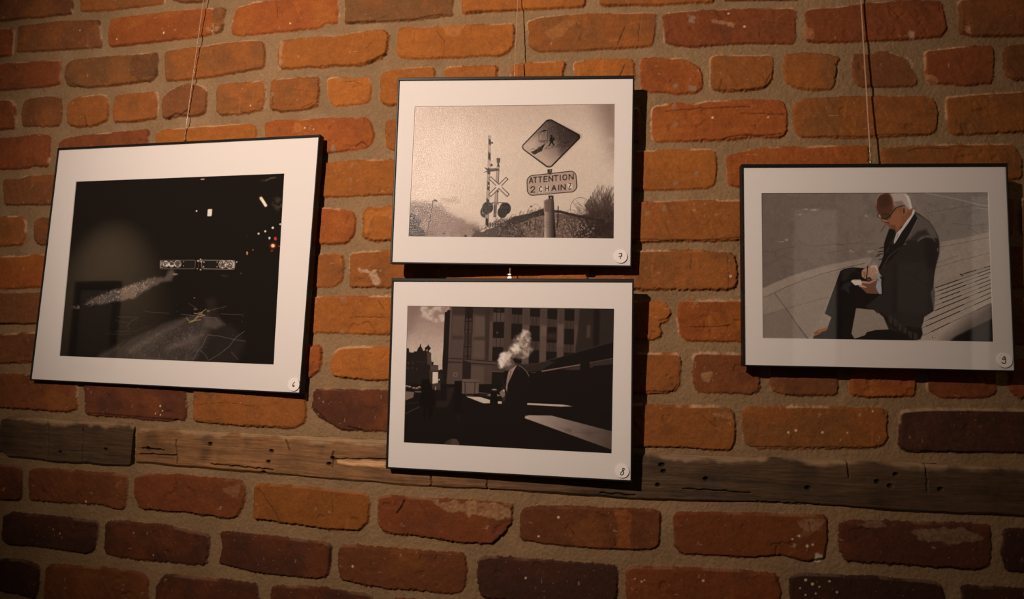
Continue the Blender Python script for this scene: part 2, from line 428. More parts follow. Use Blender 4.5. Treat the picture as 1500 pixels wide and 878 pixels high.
# (polygon, colour, strength) - lime, soot and paint marks on the bricks
LIME = (.46,.33,.22)
MARKS = [([(527,395),(552,394),(556,418),(548,420),(540,404)],LIME,.8),([(630,733),(690,736),(749,742),(750,758),(715,760),(680,752),(650,746)],(.36,.22,.11),.75),
 ([(1330,778),(1395,772),(1445,785),(1440,796),(1360,794)],(.26,.17,.10),.7),([(1250,766),(1310,768),(1320,772),(1255,772)],(.24,.15,.09),.6),
 ([(1165,760),(1207,762),(1200,776),(1160,773)],(.32,.18,.10),.6),([(1194,811),(1203,814),(1200,822),(1195,820)],(.6,.5,.38),1),
 ([(1025,546),(1042,547),(1038,558),(1028,558)],(.34,.20,.09),.9),([(324,715),(350,712),(348,730),(330,726)],(.28,.15,.08),.5),
 ([(1331,44),(1343,46),(1341,59),(1330,58)],(.42,.25,.15),.9),([(1407,34),(1421,38),(1420,48),(1408,47)],(.40,.20,.11),.9),([(1181,36),(1190,42),(1189,54),(1181,54)],(.34,.15,.07),.8),
 ([(196,80),(228,78),(229,110),(204,118),(190,106)],(.075,.032,.014),.85),([(378,105),(386,108),(384,118)],(.4,.2,.1),.3),
 ([(410,62),(416,62),(412,100),(406,96)],LIME,.4),([(1008,24),(1016,24),(1017,34),(1009,32)],(.25,.2,.15),.8),([(1040,28),(1074,33),(1072,38),(1042,34)],(.42,.22,.12),.7),
 ([(1356,108),(1374,118),(1372,121),(1358,119)],(.42,.22,.10),.7),([(1328,84),(1336,86),(1340,100),(1333,102)],(.4,.26,.17),.7),
 ([(648,37),(680,36),(672,52),(655,56)],(.42,.19,.06),.5),([(1040,605),(1070,604),(1072,616),(1050,612)],(.42,.22,.09),.5),([(1108,668),(1125,671),(1120,680),(1110,678)],(.42,.22,.09),.3),
 ([(795,48),(830,28),(850,30),(810,60)],(.40,.17,.05),.4),([(432,182),(440,182),(444,194),(430,196)],(.4,.16,.04),.6),([(376,180),(386,180),(384,200)],(.3,.15,.05),.4),
 ([(537,310),(600,306),(600,322),(548,318),(540,345),(533,345)],(.42,.15,.03),.8),([(900,748),(925,749),(922,803),(905,803)],(.30,.09,.02),.6),
 ([(440,700),(470,700),(470,690)],LIME,0),([(175,704),(180,706),(170,712)],(.3,.1,.05),.5),([(195,50),(200,47),(206,68),(199,68)],(.34,.17,.08),.0),
 ([(125,66),(140,68),(146,71),(130,72)],(.3,.14,.06),.6),([(304,42),(320,39),(318,45),(306,47)],(.34,.2,.11),.7),([(1187,770),(1200,768),(1180,788),(1165,784)],(.34,.2,.1),.35)]
FLECKS = [(489,180),(490,198),(489,207),(489,214),(489,219),(516,240),(515,264),(520,174),(456,187),(987,158),(988,172),(990,181),(1019,242),(1019,254),(990,269),
 (972,304),(949,313),(501,468),(500,486),(502,438),(463,746),(489,771),(1011,129),(1016,129),(990,128),(1018,445),(499,115),(525,146),(468,114),(398,140),(398,152)]
SPECKS = [(240,48),(172,58),(425,34),(1090,39),(1091,39),(1044,172),(1125,172),(1067,20),(460,190),(447,188),(1155,634),(1166,631),(1205,634),(1241,634),(1278,603),
 (126,735),(78,776),(88,782),(62,804),(224,814),(196,781),(235,595),(238,602),(228,606),(235,608),(1030,851),(944,850),(770,847),(789,786),(818,758),(517,830),(1070,405),(367,155),(240,49),(118,45),
 (1180,850),(1190,856),(1172,862),(1200,860),(1195,870),(1180,872),(1215,852),(1226,868),(1190,880),(930,848),(940,852),(1160,790),(1170,785),(1182,800),(1190,798)]

def axis(bands):
    out = []
    for a, b, s in bands:
        n = max(1, int(round((b - a) / s)))
        out.append(np.linspace(a, b, n, endpoint=False))
    out.append(np.array([bands[-1][1]]))
    return np.concatenate(out)
gx = axis([(-2.2, -1.5, .014), (-1.5, -1.16, .004), (-1.16, .76, .00115), (.76, .95, .004), (.95, 1.7, .014)])
gz = axis([(0, .7, .02), (.7, 1.1, .005), (1.1, 2.19, .00115), (2.19, 2.5, .005), (2.5, 2.9, .02)])
XX, ZZ = np.meshgrid(gx, gz)
MORT = -.0040
mort = MORT + .0014 * fbm(XX, ZZ, .06, 3) + .0006 * fbm(XX, ZZ, .012, 5, 3) + .0005 * vnoise(XX, ZZ, .0026, 9)
HH = mort.copy()
CC = MORTAR * (1 + .20 * fbm(XX, ZZ, .06, 11) + .10 * fbm(XX, ZZ, .0045, 13, 3) + .10 * vnoise(XX, ZZ, .0015, 14))[..., None]
lim = sstep(fbm(XX, ZZ, .035, 17, 3), .15, .55)[..., None]
CC = CC * (1 - .3 * lim) + np.array([.26, .185, .12]) * .3 * lim

def window(pts, pad):
    p = np.asarray(pts)
    i0, i1 = np.searchsorted(gx, [p[:, 0].min() - pad, p[:, 0].max() + pad])
    j0, j1 = np.searchsorted(gz, [p[:, 1].min() - pad, p[:, 1].max() + pad])
    return slice(j0, max(j1, j0 + 1)), slice(i0, max(i1, i0 + 1))

def rounded(pts, cut=.0032):
    p = [np.array(q, float) for q in pts]; out = []
    n = len(p)
    for i in range(n):
        a, b, c = p[i - 1], p[i], p[(i + 1) % n]
        la = np.linalg.norm(a - b); lc = np.linalg.norm(c - b)
        out.append(b + (a - b) / la * min(cut, .33 * la)); out.append(b + (c - b) / lc * min(cut, .33 * lc))
    return out

def lay_brick(poly, col, k, low_wall=False):
    r = np.random.default_rng(1000 + k)
    w = window(poly, .008)
    X, Z = XX[w], ZZ[w]
    if X.size < 9:
        return
    p = rounded(poly)
    wx = X + .0009 * fbm(X, Z, .03, 21, 3); wz = Z + .0009 * fbm(X + 5, Z, .03, 25, 3)
    sd = poly_sdf(wx, wz, p)
    rag = r.uniform(.7, 1.5)
    sd = sd + .0018 + rag * (.0009 * fbm(X, Z, .012, 31, 3) + .0009 * vnoise(X, Z, .0036, 35) + .0006 * vnoise(X, Z, .0019, 37))
    cx, cz = np.mean(poly, 0)
    top = r.uniform(-.0006, .0016) + r.uniform(-.012, .012) * (X - cx) + r.uniform(-.03, .03) * (Z - cz)
    n1 = fbm(X + 3.1 * k, Z, .045, 41, 4); n2 = vnoise(X, Z, .0032, 45)
    rg = np.abs(fbm(X * .8 + .4 * Z, Z * .5 + X * .3, .012, 53, 3)); pm = sstep(fbm(X + 4.1 * k, Z, .045, 57, 2), -.1, .35)
    face = top + .0010 * n1 + .0022 * (rg - .2) * pm + .0005 * fbm(X, Z, .006, 59, 3) + .00018 * n2 + .00014 * vnoise(X, Z, .0015, 47)
    # chipped hollows
    chip = sstep(fbm(X + 1.7 * k, Z, .024, 51, 3), .42, .6)
    face = face - .0016 * chip
    t = sstep(sd, -.0006, .0034)
    m0 = HH[w]
    HH[w] = np.where(t > 0, m0 + t * (face - m0), m0)
    mask = sstep(sd, -.0007, .0005)[..., None]
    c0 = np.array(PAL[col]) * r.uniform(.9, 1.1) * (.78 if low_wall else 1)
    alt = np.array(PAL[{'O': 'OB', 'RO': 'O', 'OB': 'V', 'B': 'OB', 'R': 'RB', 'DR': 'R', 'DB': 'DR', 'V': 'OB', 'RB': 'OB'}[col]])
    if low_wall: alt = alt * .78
    low = np.array(PAL[{'O': 'OB', 'RO': 'R', 'OB': 'B', 'B': 'DR', 'R': 'DR', 'DR': 'DB', 'DB': 'DB', 'V': 'B', 'RB': 'DR'}[col]])
    a = sstep(fbm(X + 2.3 * k, Z, .05, 61, 3), -.05, .5)[..., None] * .55
    b = sstep(fbm(X, Z + 1.9 * k, .034, 65, 5), .05, .5)[..., None] * .42
    c = c0 * (1 - a) + alt * a
    c = c * (1 - b) + low * b
    c = c * (1 + .10 * vnoise(X, Z, .0014, 71) + .15 * fbm(X + .2 * Z, Z, .007, 73, 4) + .10 * fbm(X * .25, Z, .006, 76, 3) + .08 * n1)[..., None]
    scr = sstep(fbm(X, Z * .16 + X * .05, .006, 87 + k % 5, 2), .5, .7)[..., None] * sstep(fbm(X, Z, .05, 89, 2), .1, .4)[..., None] * .35
    c = c * (1 - scr) + np.array(c0) * 1.7 * scr
    # lime dust in pits; lamp light on the upper arris painted as pale rim
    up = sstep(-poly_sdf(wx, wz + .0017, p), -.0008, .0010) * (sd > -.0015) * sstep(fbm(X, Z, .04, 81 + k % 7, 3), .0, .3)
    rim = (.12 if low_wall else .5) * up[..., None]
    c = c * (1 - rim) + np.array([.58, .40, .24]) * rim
    sp_ = sstep(vnoise(X + .3 * k, Z, .004, 85), .86, .97)[..., None] * .35
    c = c * (1 - sp_) + np.array([.5, .34, .2]) * sp_
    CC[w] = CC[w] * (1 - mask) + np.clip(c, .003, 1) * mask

K = 0
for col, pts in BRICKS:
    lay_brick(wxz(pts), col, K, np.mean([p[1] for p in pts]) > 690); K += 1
# the rest of the wall, beyond what the camera sees: the same courses run on to both sides
r0 = np.random.default_rng(5)
zr = []
def run_on(x, z0, z1, step, x_end):
    global K
    first = True
    while (x - x_end) * step < 0:
        w_ = (.205 if r0.random() > .25 else .10) + r0.uniform(-.008, .008)
        xa, xb = (x, x + w_) if step > 0 else (x - w_, x)
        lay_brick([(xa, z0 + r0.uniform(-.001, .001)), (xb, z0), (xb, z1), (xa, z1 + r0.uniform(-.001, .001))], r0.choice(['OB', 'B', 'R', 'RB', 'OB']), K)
        K += 1
        x += step * (w_ + .013)
for col, pts in BRICKS:
    q = np.array(wxz(pts)); us = [p[0] for p in pts]
    for side, lim_ in ((1, 1.68), (-1, -2.18)):
        if (side > 0 and max(us) >= 1515) or (side < 0 and min(us) <= -20):
            e = q[np.abs(q[:, 0] - (q[:, 0].max() if side > 0 else q[:, 0].min())) < .02]
            z0, z1 = e[:, 1].min(), e[:, 1].max()
            if z1 - z0 < .03: continue
            xe = q[:, 0].max() if side > 0 else q[:, 0].min()
            run_on(xe + side * .012, z0, z1, side, lim_)
            zr.append((z0, z1, side))
z_lo = min(z[0] for z in zr); z_hi = max(z[1] for z in zr)
span = {s: (min(z[0] for z in zr if z[2] == s), max(z[1] for z in zr if z[2] == s)) for s in (-1, 1)}
e = np.array(wxz([(1720, 697), (1720, 772)])); run_on(e[0][0] + .014, e[1][1] + .006, e[0][1] - .002, 1, 1.68)
e = np.array(wxz([(0, 614), (0, 664)])); run_on(e[0][0] - .012, e[1][1], e[0][1], -1, -2.18)
for zs in (np.arange(z_lo - .0735 + .0735 * 3, -.05, -.0735), np.arange(z_hi + .012 - .0735 * 4, 2.88, .0735)):
    for n_, z in enumerate(zs):
        x = -2.2 + (.11 if n_ % 2 else 0)
        while x < 1.68:
            w_ = .205 + r0.uniform(-.008, .008)
            q = [(x, z), (x + w_, z), (x + w_, z + .060), (x, z + .060)]
            P = np.array([[a, wall_y(a), c] for a, c in q]); u, v = to_px(P)
            side_run = ((u < 0).any() and span[-1][0] - .06 < z < span[-1][1] + .004) or ((u > 1500).any() and span[1][0] - .06 < z < span[1][1] + .004)
            if not side_run and not ((v > -57) & (v < 926)).any():
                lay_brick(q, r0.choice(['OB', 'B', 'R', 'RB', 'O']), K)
            K += 1; x += w_ + .013

def paint_wall(pts, col, s, soft=.0012):
    if s <= 0: return
    q = wxz(pts); w = window(q, .012); X, Z = XX[w], ZZ[w]
    sd = poly_sdf(X, Z, q) + .007 * fbm(X, Z, .012, 91, 5)
    m = (sstep(sd, -.001, soft) * s * (.65 + .5 * fbm(X, Z, .004, 95, 3)))[..., None]
    m = np.clip(m, 0, 1)
    CC[w] = CC[w] * (1 - m) + np.array(col) * m
for pts, col, s in MARKS:
    paint_wall(pts, col, s)
for u, v in FLECKS:
    a, b = random.uniform(1.2, 2.2), random.uniform(1.6, 3.0)
    paint_wall([(u - a, v - b), (u + a, v - b), (u + a, v + b), (u - a, v + b)], (.22, .16, .10), .9, .0005)
for u, v in SPECKS:
    a = random.uniform(.8, 1.5)
    q = wxz([(u, v)]); w = window(q, .004); X, Z = XX[w], ZZ[w]
    m = sstep(a * .001 * 1.3 - np.hypot(X - q[0][0], Z - q[0][1]), -.0004, .0006)[..., None]
    CC[w] = CC[w] * (1 - m) + np.array([.62, .42, .26]) * m
for pts, wd, dp in CRACKS:
    if dp <= 0: continue
    q = wxz(pts); w = window(q, .008); X, Z = XX[w], ZZ[w]
    d = line_dist(X + .0012 * fbm(X, Z, .008, 97, 2), Z + .0012 * fbm(X + 3, Z, .008, 98, 2), q)
    m = 1 - sstep(d, wd * .001 * .5, wd * .001 * 1.6)
    HH[w] -= m * dp * .001
    CC[w] *= (1 - .55 * m)[..., None]
# pockets in which the old timbers are bedded
for tops, bots in (TIMBER_DARK, TIMBER_LONG):
    q = wxz(tops + bots[::-1]); w = window(q, .01)
    sd = poly_sdf(XX[w], ZZ[w], q)
    HH[w] = np.where(sd > .0012, np.minimum(HH[w], -.018), HH[w])

YY = wall_y(XX) - HH
wall = link('wall_front', grid_mesh('wall_front', np.stack([XX, YY, ZZ], -1), CC, True, (0, .18, 0)), MAT['brick'])
wall['kind'] = 'structure'

# ---------------------------------------------------------------- timbers bedded in the wall
HOLES = [(398,661),(393,677),(386,692),(969,681),(972,691),(964,711),(1034,702),(1183,715),(1285,706),(1303,712),(1311,695),(1377,717),
         (88,663),(155,659),(308,651),(217,657),(487,672),(482,680)]
TCRACK = [[(70,617),(71,650),(70,673)],[(122,630),(121,655),(120,681)],[(258,645),(259,662),(260,680)],[(632,698),(631,713)],[(713,702),(714,719)],
          [(490,673),(530,672),(566,673)],[(208,657),(240,659)],[(1355,678),(1357,700),(1358,720)],[(420,645),(424,660)],[(488,662),(486,685)],[(1240,676),(1243,700)],[(640,650),(900,668)],
          [(205,665),(258,667)],[(310,680),(400,688)],[(880,722),(930,726)],[(1000,716),(1100,722)],[(1110,735),(1200,740)]]
def timber(name, tops, bots, shade, seed):
    t = np.array(wxz(tops)); b = np.array(wxz(bots))
    x0, x1 = t[0, 0], t[-1, 0]
    nx = int((x1 - x0) / .0011); nz_ = 84
    xs = np.linspace(x0, x1, nx)
    zt = np.interp(xs, t[:, 0], t[:, 1]); zb = np.interp(xs, b[:, 0], b[:, 1])
    zt = zt + .0016 * fbm(xs, xs * 0 + seed, .03, 111, 3); zb = zb + .0016 * fbm(xs, xs * 0 + seed + 3, .03, 115, 3)
    v = np.linspace(0, 1, nz_)[:, None]
    X = np.broadcast_to(xs, (nz_, nx)); Z = zb + (zt - zb) * v
    zw = Z + .004 * fbm(X * .3, Z, .05, 125 + seed, 3) - (X - x0) * (zt[-1] - zt[0]) / (x1 - x0)
    g = fbm(X * .05, zw, .0075, 121 + seed, 5, .8); g2 = fbm(X * .25, zw, .02, 131 + seed, 3)
    H = .0012 + .0011 * g + .0012 * g2
    edge = np.minimum(v, 1 - v) * (zt - zb)
    H = H - .0042 * (1 - sstep(edge, 0, .004 + .002 * g2)) 
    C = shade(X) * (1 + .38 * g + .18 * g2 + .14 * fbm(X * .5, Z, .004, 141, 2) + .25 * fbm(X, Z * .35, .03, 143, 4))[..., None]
    C = C * (1 - .35 * sstep(fbm(X, Z, .05, 145 + seed, 4), .1, .6))[..., None]
    pale = sstep(v + .16 * fbm(X, Z, .03, 147, 4), .86, .99)[..., None]
    C = C * (1 - .55 * pale) + np.array([.40, .26, .14]) * .55 * pale
    for u_, w_ in HOLES:
        c = wxz([(u_, w_)])[0]
        d = np.hypot((X - c[0]) * .75, Z - c[1]) + .0006 * vnoise(X, Z, .003, 151)
        m = 1 - sstep(d, .0016, .0034)
        H = H - .006 * m; C = C * (1 - .85 * m)[..., None]
    for cr in TCRACK:
        d = line_dist(X + .001 * vnoise(X, Z, .006, 155), Z + .001 * vnoise(X, Z, .006, 157), wxz(cr))
        m = 1 - sstep(d, .0004, .0014)
        H = H - .004 * m; C = C * (1 - .75 * m)[..., None]
    q = wxz([(494,674),(566,675),(566,686),(520,683),(494,680)])   # freshly split, paler wood
    m = sstep(poly_sdf(X, Z, q) + .006 * fbm(X * .2, Z, .006, 159, 4), -.001, .003)[..., None] * .9
    C = C * (1 - m) + np.array([.58, .34, .16]) * m
    P = np.stack([X, wall_y(X) - H, Z], -1)
    return link(name, grid_mesh(name, P, np.clip(C, .004, 1), True, (0, .014, 0), True), MAT['wood'])
def sh_dark(X):
    return np.array([.058, .031, .013]) + 0 * X[..., None]
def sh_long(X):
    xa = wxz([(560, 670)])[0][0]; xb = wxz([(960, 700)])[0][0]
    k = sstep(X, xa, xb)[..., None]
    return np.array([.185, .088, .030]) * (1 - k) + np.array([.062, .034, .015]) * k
t1 = timber('timber_block', *TIMBER_DARK, sh_dark, 1)
tag(t1, 'short dark weathered timber with upright cracks set in the bricks under the left picture', 'timber')
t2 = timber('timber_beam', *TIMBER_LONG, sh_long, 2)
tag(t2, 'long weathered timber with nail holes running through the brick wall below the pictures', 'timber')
# ---------------------------------------------------------------- framed photographs
MAT['frame'] = plain('black_metal_frame', (.009, .008, .0075), .42, 0, .22)
MAT['mat'] = plain('white_mat_board', (.745, .725, .705), .9, 0, .2)
MAT['back'] = plain('brown_backing_board', (.16, .10, .06), .9)
MAT['sticker'] = plain('white_paper_sticker', (.79, .765, .74), .75, 0, .3, (700, .2, .0002))
MAT['ink'] = plain('black_ink', (.015, .013, .014), .6)
MAT['crimp'] = plain('nickel_hook', (.75, .66, .55), .28, 1.0)
MAT['nail'] = plain('dark_steel_nail', (.10, .09, .08), .45, 1.0)

def glass_mat():
    m, nt, b = nodes('picture_glass')
    nt.nodes.remove(b)
    out = [n for n in nt.nodes if n.type == 'OUTPUT_MATERIAL'][0]
    tr = nt.nodes.new('ShaderNodeBsdfTransparent'); gl = nt.nodes.new('ShaderNodeBsdfGlossy')
    gl.inputs['Roughness'].default_value = 0.03
    lw = nt.nodes.new('ShaderNodeLayerWeight'); lw.inputs['Blend'].default_value = 0.5
    pw = nt.nodes.new('ShaderNodeMath'); pw.operation = 'POWER'; pw.inputs[1].default_value = 5
    ma = nt.nodes.new('ShaderNodeMath'); ma.operation = 'MULTIPLY_ADD'; ma.inputs[1].default_value = .9; ma.inputs[2].default_value = .05
    mx = nt.nodes.new('ShaderNodeMixShader'); L = nt.links.new
    L(lw.outputs['Facing'], pw.inputs[0]); L(pw.outputs[0], ma.inputs[0]); L(ma.outputs[0], mx.inputs[0])
    L(tr.outputs[0], mx.inputs[1]); L(gl.outputs[0], mx.inputs[2]); L(mx.outputs[0], out.inputs['Surface'])
    return m
MAT['glass'] = glass_mat()

def print_mat(name, rough, spec, bump):
    """photographic paper: the picture is the sheet's own tint, the surface a fine lustre"""
    m, nt, b = nodes(name)
    at = nt.nodes.new('ShaderNodeAttribute'); at.attribute_name = 'tint'
    L = nt.links.new
    L(at.outputs['Color'], b.inputs['Base Color'])
    b.inputs['Roughness'].default_value = rough
    b.inputs['Specular IOR Level'].default_value = spec
    tc = nt.nodes.new('ShaderNodeTexCoord'); n = nt.nodes.new('ShaderNodeTexNoise')
    n.inputs['Scale'].default_value = 900; n.inputs['Detail'].default_value = 2
    bp = nt.nodes.new('ShaderNodeBump'); bp.inputs['Distance'].default_value = .00042; bp.inputs['Strength'].default_value = bump
    L(tc.outputs['Object'], n.inputs['Vector']); L(n.outputs['Fac'], bp.inputs['Height']); L(bp.outputs['Normal'], b.inputs['Normal'])
    return m
MAT['lustre'] = print_mat('lustre_photo_paper', .18, .24, .6)
MAT['matte'] = print_mat('matte_photo_paper', .8, .06, .1)

def ring_section(W, H, sec, top=0.0):
    """sweep a section of (offset outward, depth) round a W x H opening"""
    V, Fc = [], []
    n = len(sec)
    for sx, sz in ((-1, 0), (1, 0), (1, 1), (-1, 1)):
        for o, d in sec:
            V.append((sx * (W / 2 + o), d, (H + o + (top if o > .0015 else 0)) if sz else -o))
    for c in range(4):
        for i in range(n):
            j = (i + 1) % n; e = (c + 1) % 4
            Fc.append((c * n + i, c * n + j, e * n + j, e * n + i))
    return V, Fc

class Pose:
    pass
MATPX = {6: [(82.1,219.3),(462.2,200),(442,576.1),(48.2,556)], 7: [(586.2,120.8),(925.8,117.8),(924.4,387.8),(572.1,382.4)],
         8: [(574.9,411.9),(926.4,413.2),(923.1,703.1),(568.2,683.7)], 9: [(1089.1,244.9),(1473.8,243.5),(1485.8,542.9),(1091.2,534.7)]}
PRTPX = {6: [(111,266.2),(416.4,254.3),(400.8,534.6),(86.7,521.9)], 7: [(607.8,155.9),(901,152.4),(899.4,349.7),(598.4,346.5)],
         8: [(596.9,448.2),(899.9,452.6),(896.2,665.1),(591.4,648.8)], 9: [(1115.4,283),(1447.8,282.2),(1455.8,501.1),(1117.6,495.7)]}
SIZE = {6: (.352 * 1.437, .352 * 1.437 / 1.266), 7: (.352, .2792), 8: (.352, .2745), 9: (.352, .2795)}
NUDGE = {6: 1.012, 7: .995, 8: .9985, 9: .997}
TIP = {6: 0, 7: 3.2, 8: -1.5, 9: 0}      # degrees the top leans out

def pose(k):
    q = MATPX[k]; r = [ray(p) for p in q]
    A = np.stack([-r[1], r[2], -r[3]], 1); l = np.linalg.solve(A, -r[0])
    X = [r[0], l[0] * r[1], l[1] * r[2], l[2] * r[3]]
    W, H = SIZE[k]
    s = W / np.linalg.norm(X[1] - X[0]) * NUDGE[k]
    X = [EYE + s * x for x in X]
    W *= NUDGE[k]; H *= NUDGE[k]
    ex = (X[1] - X[0]) + (X[2] - X[3]); ex /= np.linalg.norm(ex)
    ez = (X[0] - X[3]) + (X[1] - X[2]); ez -= ex * (ex @ ez); ez /= np.linalg.norm(ez)
    ey = np.cross(ez, ex)
    t = math.radians(TIP[k]); ez, ey = ez * math.cos(t) - ey * math.sin(t), ey * math.cos(t) + ez * math.sin(t)
    p = Pose(); p.W, p.H = W, H
    p.R = np.stack([ex, ey, ez], 1)
    p.o = sum(X) / 4 - ez * H / 2          # bottom centre of the opening, on the front plane
    return p
def loc_at(p, px, d):
    """local point of a frame at depth d seen at a photo pixel"""
    r = ray(px); n = p.R[:, 1]
    t = ((p.o + n * d - EYE) @ n) / (r @ n)
    return p.R.T @ (EYE + t * r - p.o)

def ribbon(pts, w, y0, y1):
    """flat pen stroke along local (x,z) points"""
    pts = np.array(pts, float)
    # smooth
    for _ in range(2):
        q = [pts[0]]
        for a, b in zip(pts[:-1], pts[1:]):
            q += [a * .75 + b * .25, a * .25 + b * .75]
        q.append(pts[-1]); pts = np.array(q)
    d = np.gradient(pts, axis=0); d /= np.linalg.norm(d, axis=1)[:, None] + 1e-12
    nrm = np.stack([-d[:, 1], d[:, 0]], 1) * w / 2
    V, Fc = [], []
    for a, b in zip(pts + nrm, pts - nrm):
        V += [(a[0], y0, a[1]), (b[0], y0, b[1]), (b[0], y1, b[1]), (a[0], y1, a[1])]
    for i in range(len(pts) - 1):
        o = 4 * i
        for j in range(4):
            Fc.append((o + j, o + (j + 1) % 4, o + 4 + (j + 1) % 4, o + 4 + j))
    Fc += [(0, 1, 2, 3), tuple(4 * len(pts) - 4 + j for j in range(4))]
    return V, Fc

def zoom(ox, oy, s, pts):
    return [(ox + x / s, oy + y / s) for x, y in pts]
STICK = {6: ((430.4, 563.4), 8.6, [zoom(400,510,9.755,[(310,488),(292,503),(281,522),(279,543),(290,557),(302,551),(304,538),(294,532),(284,544)])]),
         7: ((908.8, 375.8), 10.0, [zoom(870,330,5.85,[(213,246),(226,243),(240,243),(238,255),(230,272),(224,292)]), zoom(870,330,5.85,[(211,269),(226,267),(243,263)])]),
         8: ((911.2, 690.1), 10.3, [zoom(870,640,10.975,[(490,516),(472,507),(456,520),(458,540),(472,556),(480,582),(470,608),(445,620),(424,607),(434,580),(458,556),(484,535),(492,514)])]),
         9: ((1471.2, 528.0), 11.5, [zoom(1420,480,10.975,[(553,462),(574,478),(580,500),(566,519),(542,522),(531,506),(540,490),(560,486),(576,498),(582,525),(588,552),(574,578),(546,576),(518,562)])])}

def disc(p, c, r, y0, y1, n=40):
    V = [(c[0] + r * math.cos(2 * math.pi * i / n), y0 + .00012, c[2] + r * math.sin(2 * math.pi * i / n)) for i in range(n)]
    V += [(c[0] + (r - .0002) * math.cos(2 * math.pi * i / n), y0, c[2] + (r - .0002) * math.sin(2 * math.pi * i / n)) for i in range(n)]
    V += [(c[0] + r * math.cos(2 * math.pi * i / n), y1, c[2] + r * math.sin(2 * math.pi * i / n)) for i in range(n)]
    Fc = [tuple(range(n, 2 * n)), tuple(range(3 * n - 1, 2 * n - 1, -1))]
    for i in range(n):
        j = (i + 1) % n
        Fc += [(i, j, n + j, n + i), (2 * n + i, 2 * n + j, j, i)]
    return V, Fc

POSE = {k: pose(k) for k in MATPX}
DEPTH = .013
def build_frame(k, paint, white, paper, label):
    p = POSE[k]; W, H = p.W, p.H
    root = bpy.data.objects.new('picture_frame', None); COL.objects.link(root)
    root.empty_display_size = .05
    R = p.R
    root.matrix_world = Matrix([[R[i][0], R[i][1], R[i][2], p.o[i]] for i in range(3)] + [[0, 0, 0, 1]])
    tag(root, label, 'picture', 'framed photographs on the brick wall')
    v, f = ring_section(W, H, [(0, .0004), (.0004, 0), (.0018, 0), (.0024, .0006), (.0024, DEPTH), (.0010, DEPTH), (.0010, .0012), (0, .0012)], .0012 if k == 6 else .0020)
    pydata('border', v, f, MAT['frame'], root)
    e = .0009
    def slab(name, y0, y1, mat):
        V = [(sx * (W / 2 + e), y, z) for y in (y0, y1) for sx, z in ((-1, -e), (1, -e), (1, H + e), (-1, H + e))]
        return pydata(name, V, [(0, 1, 2, 3), (7, 6, 5, 4), (0, 4, 5, 1), (1, 5, 6, 2), (2, 6, 7, 3), (3, 7, 4, 0)], mat, root)
    slab('glass', .0013, .0023, MAT['glass'])
    slab('backing_board', .0045, .0075, MAT['back'])
    # mat board with its bevelled window
    dm = .0025
    hole = [loc_at(p, q, dm) for q in PRTPX[k]]
    c = sum(hole) / 4
    inn = [h - (h - c) / np.abs(h - c).max() * .0004 for h in hole]
    out = [(-W / 2 - e, H + e), (W / 2 + e, H + e), (W / 2 + e, -e), (-W / 2 - e, -e)]
    V = [(x, dm, z) for x, z in out] + [tuple(h) for h in hole] + [(h[0], dm + .0010, h[2]) for h in inn] + [(x, dm + .0010, z) for x, z in out]
    Fc = []
    for i in range(4):
        j = (i + 1) % 4
        Fc += [(i, j, 4 + j, 4 + i), (4 + i, 4 + j, 8 + j, 8 + i), (8 + i, 8 + j, 12 + j, 12 + i), (12 + i, 12 + j, j, i)]
    pydata('mat_board', V, Fc, MAT['mat'], root)
    # the photograph, a flat sheet just behind the window
    dp = dm + .0011
    tl, tr, br, bl = [h + (h - c) / np.abs(h - c).max() * .001 for h in hole]
    nx = 2 * int(abs(PRTPX[k][1][0] - PRTPX[k][0][0])); nz = 2 * int(abs(PRTPX[k][3][1] - PRTPX[k][0][1]))
    u = np.linspace(0, 1, nx)[None, :, None]; w = np.linspace(0, 1, nz)[:, None, None]
    P = (bl * (1 - u) + br * u) * (1 - w) + (tl * (1 - u) + tr * u) * w
    P[..., 1] = dp
    PX, PY = to_px(P @ R.T + p.o)
    cv = Canvas(PX, PY)
    paint(cv)
    mu = np.clip((PX - MATPX[k][0][0]) / (MATPX[k][1][0] - MATPX[k][0][0]), 0, 1)[..., None]
    ref = lin(np.array(white[0])) * (1 - mu) + lin(np.array(white[1])) * mu
    alb = np.clip(lin(cv.C * [1.0, .985, .96]) / ref * .73, .004, .85)
    link('photo_print', grid_mesh('photo_print', P, alb, True), MAT[paper], root)
    # round numbered sticker on the glass
    cpx, rpx, strokes = STICK[k]
    cs = loc_at(p, cpx, .0013)
    rad = np.linalg.norm(loc_at(p, (cpx[0] + rpx, cpx[1]), .0013) - cs)
    v, f = disc(p, cs, rad, .0003, .00128)
    st = pydata('number_sticker', v, f, MAT['sticker'], root)
    V, Fc = [], []
    for s in strokes:
        lp = [loc_at(p, q, .0003) for q in s]
        v, f = ribbon([(a[0], a[2]) for a in lp], .00125, .00022, .00031)
        Fc += [tuple(i + len(V) for i in q) for q in f]; V += v
    pydata('numeral', V, Fc, MAT['ink'], st)
    st['label'] = 'round white sticker with a handwritten %d' % k
    return root

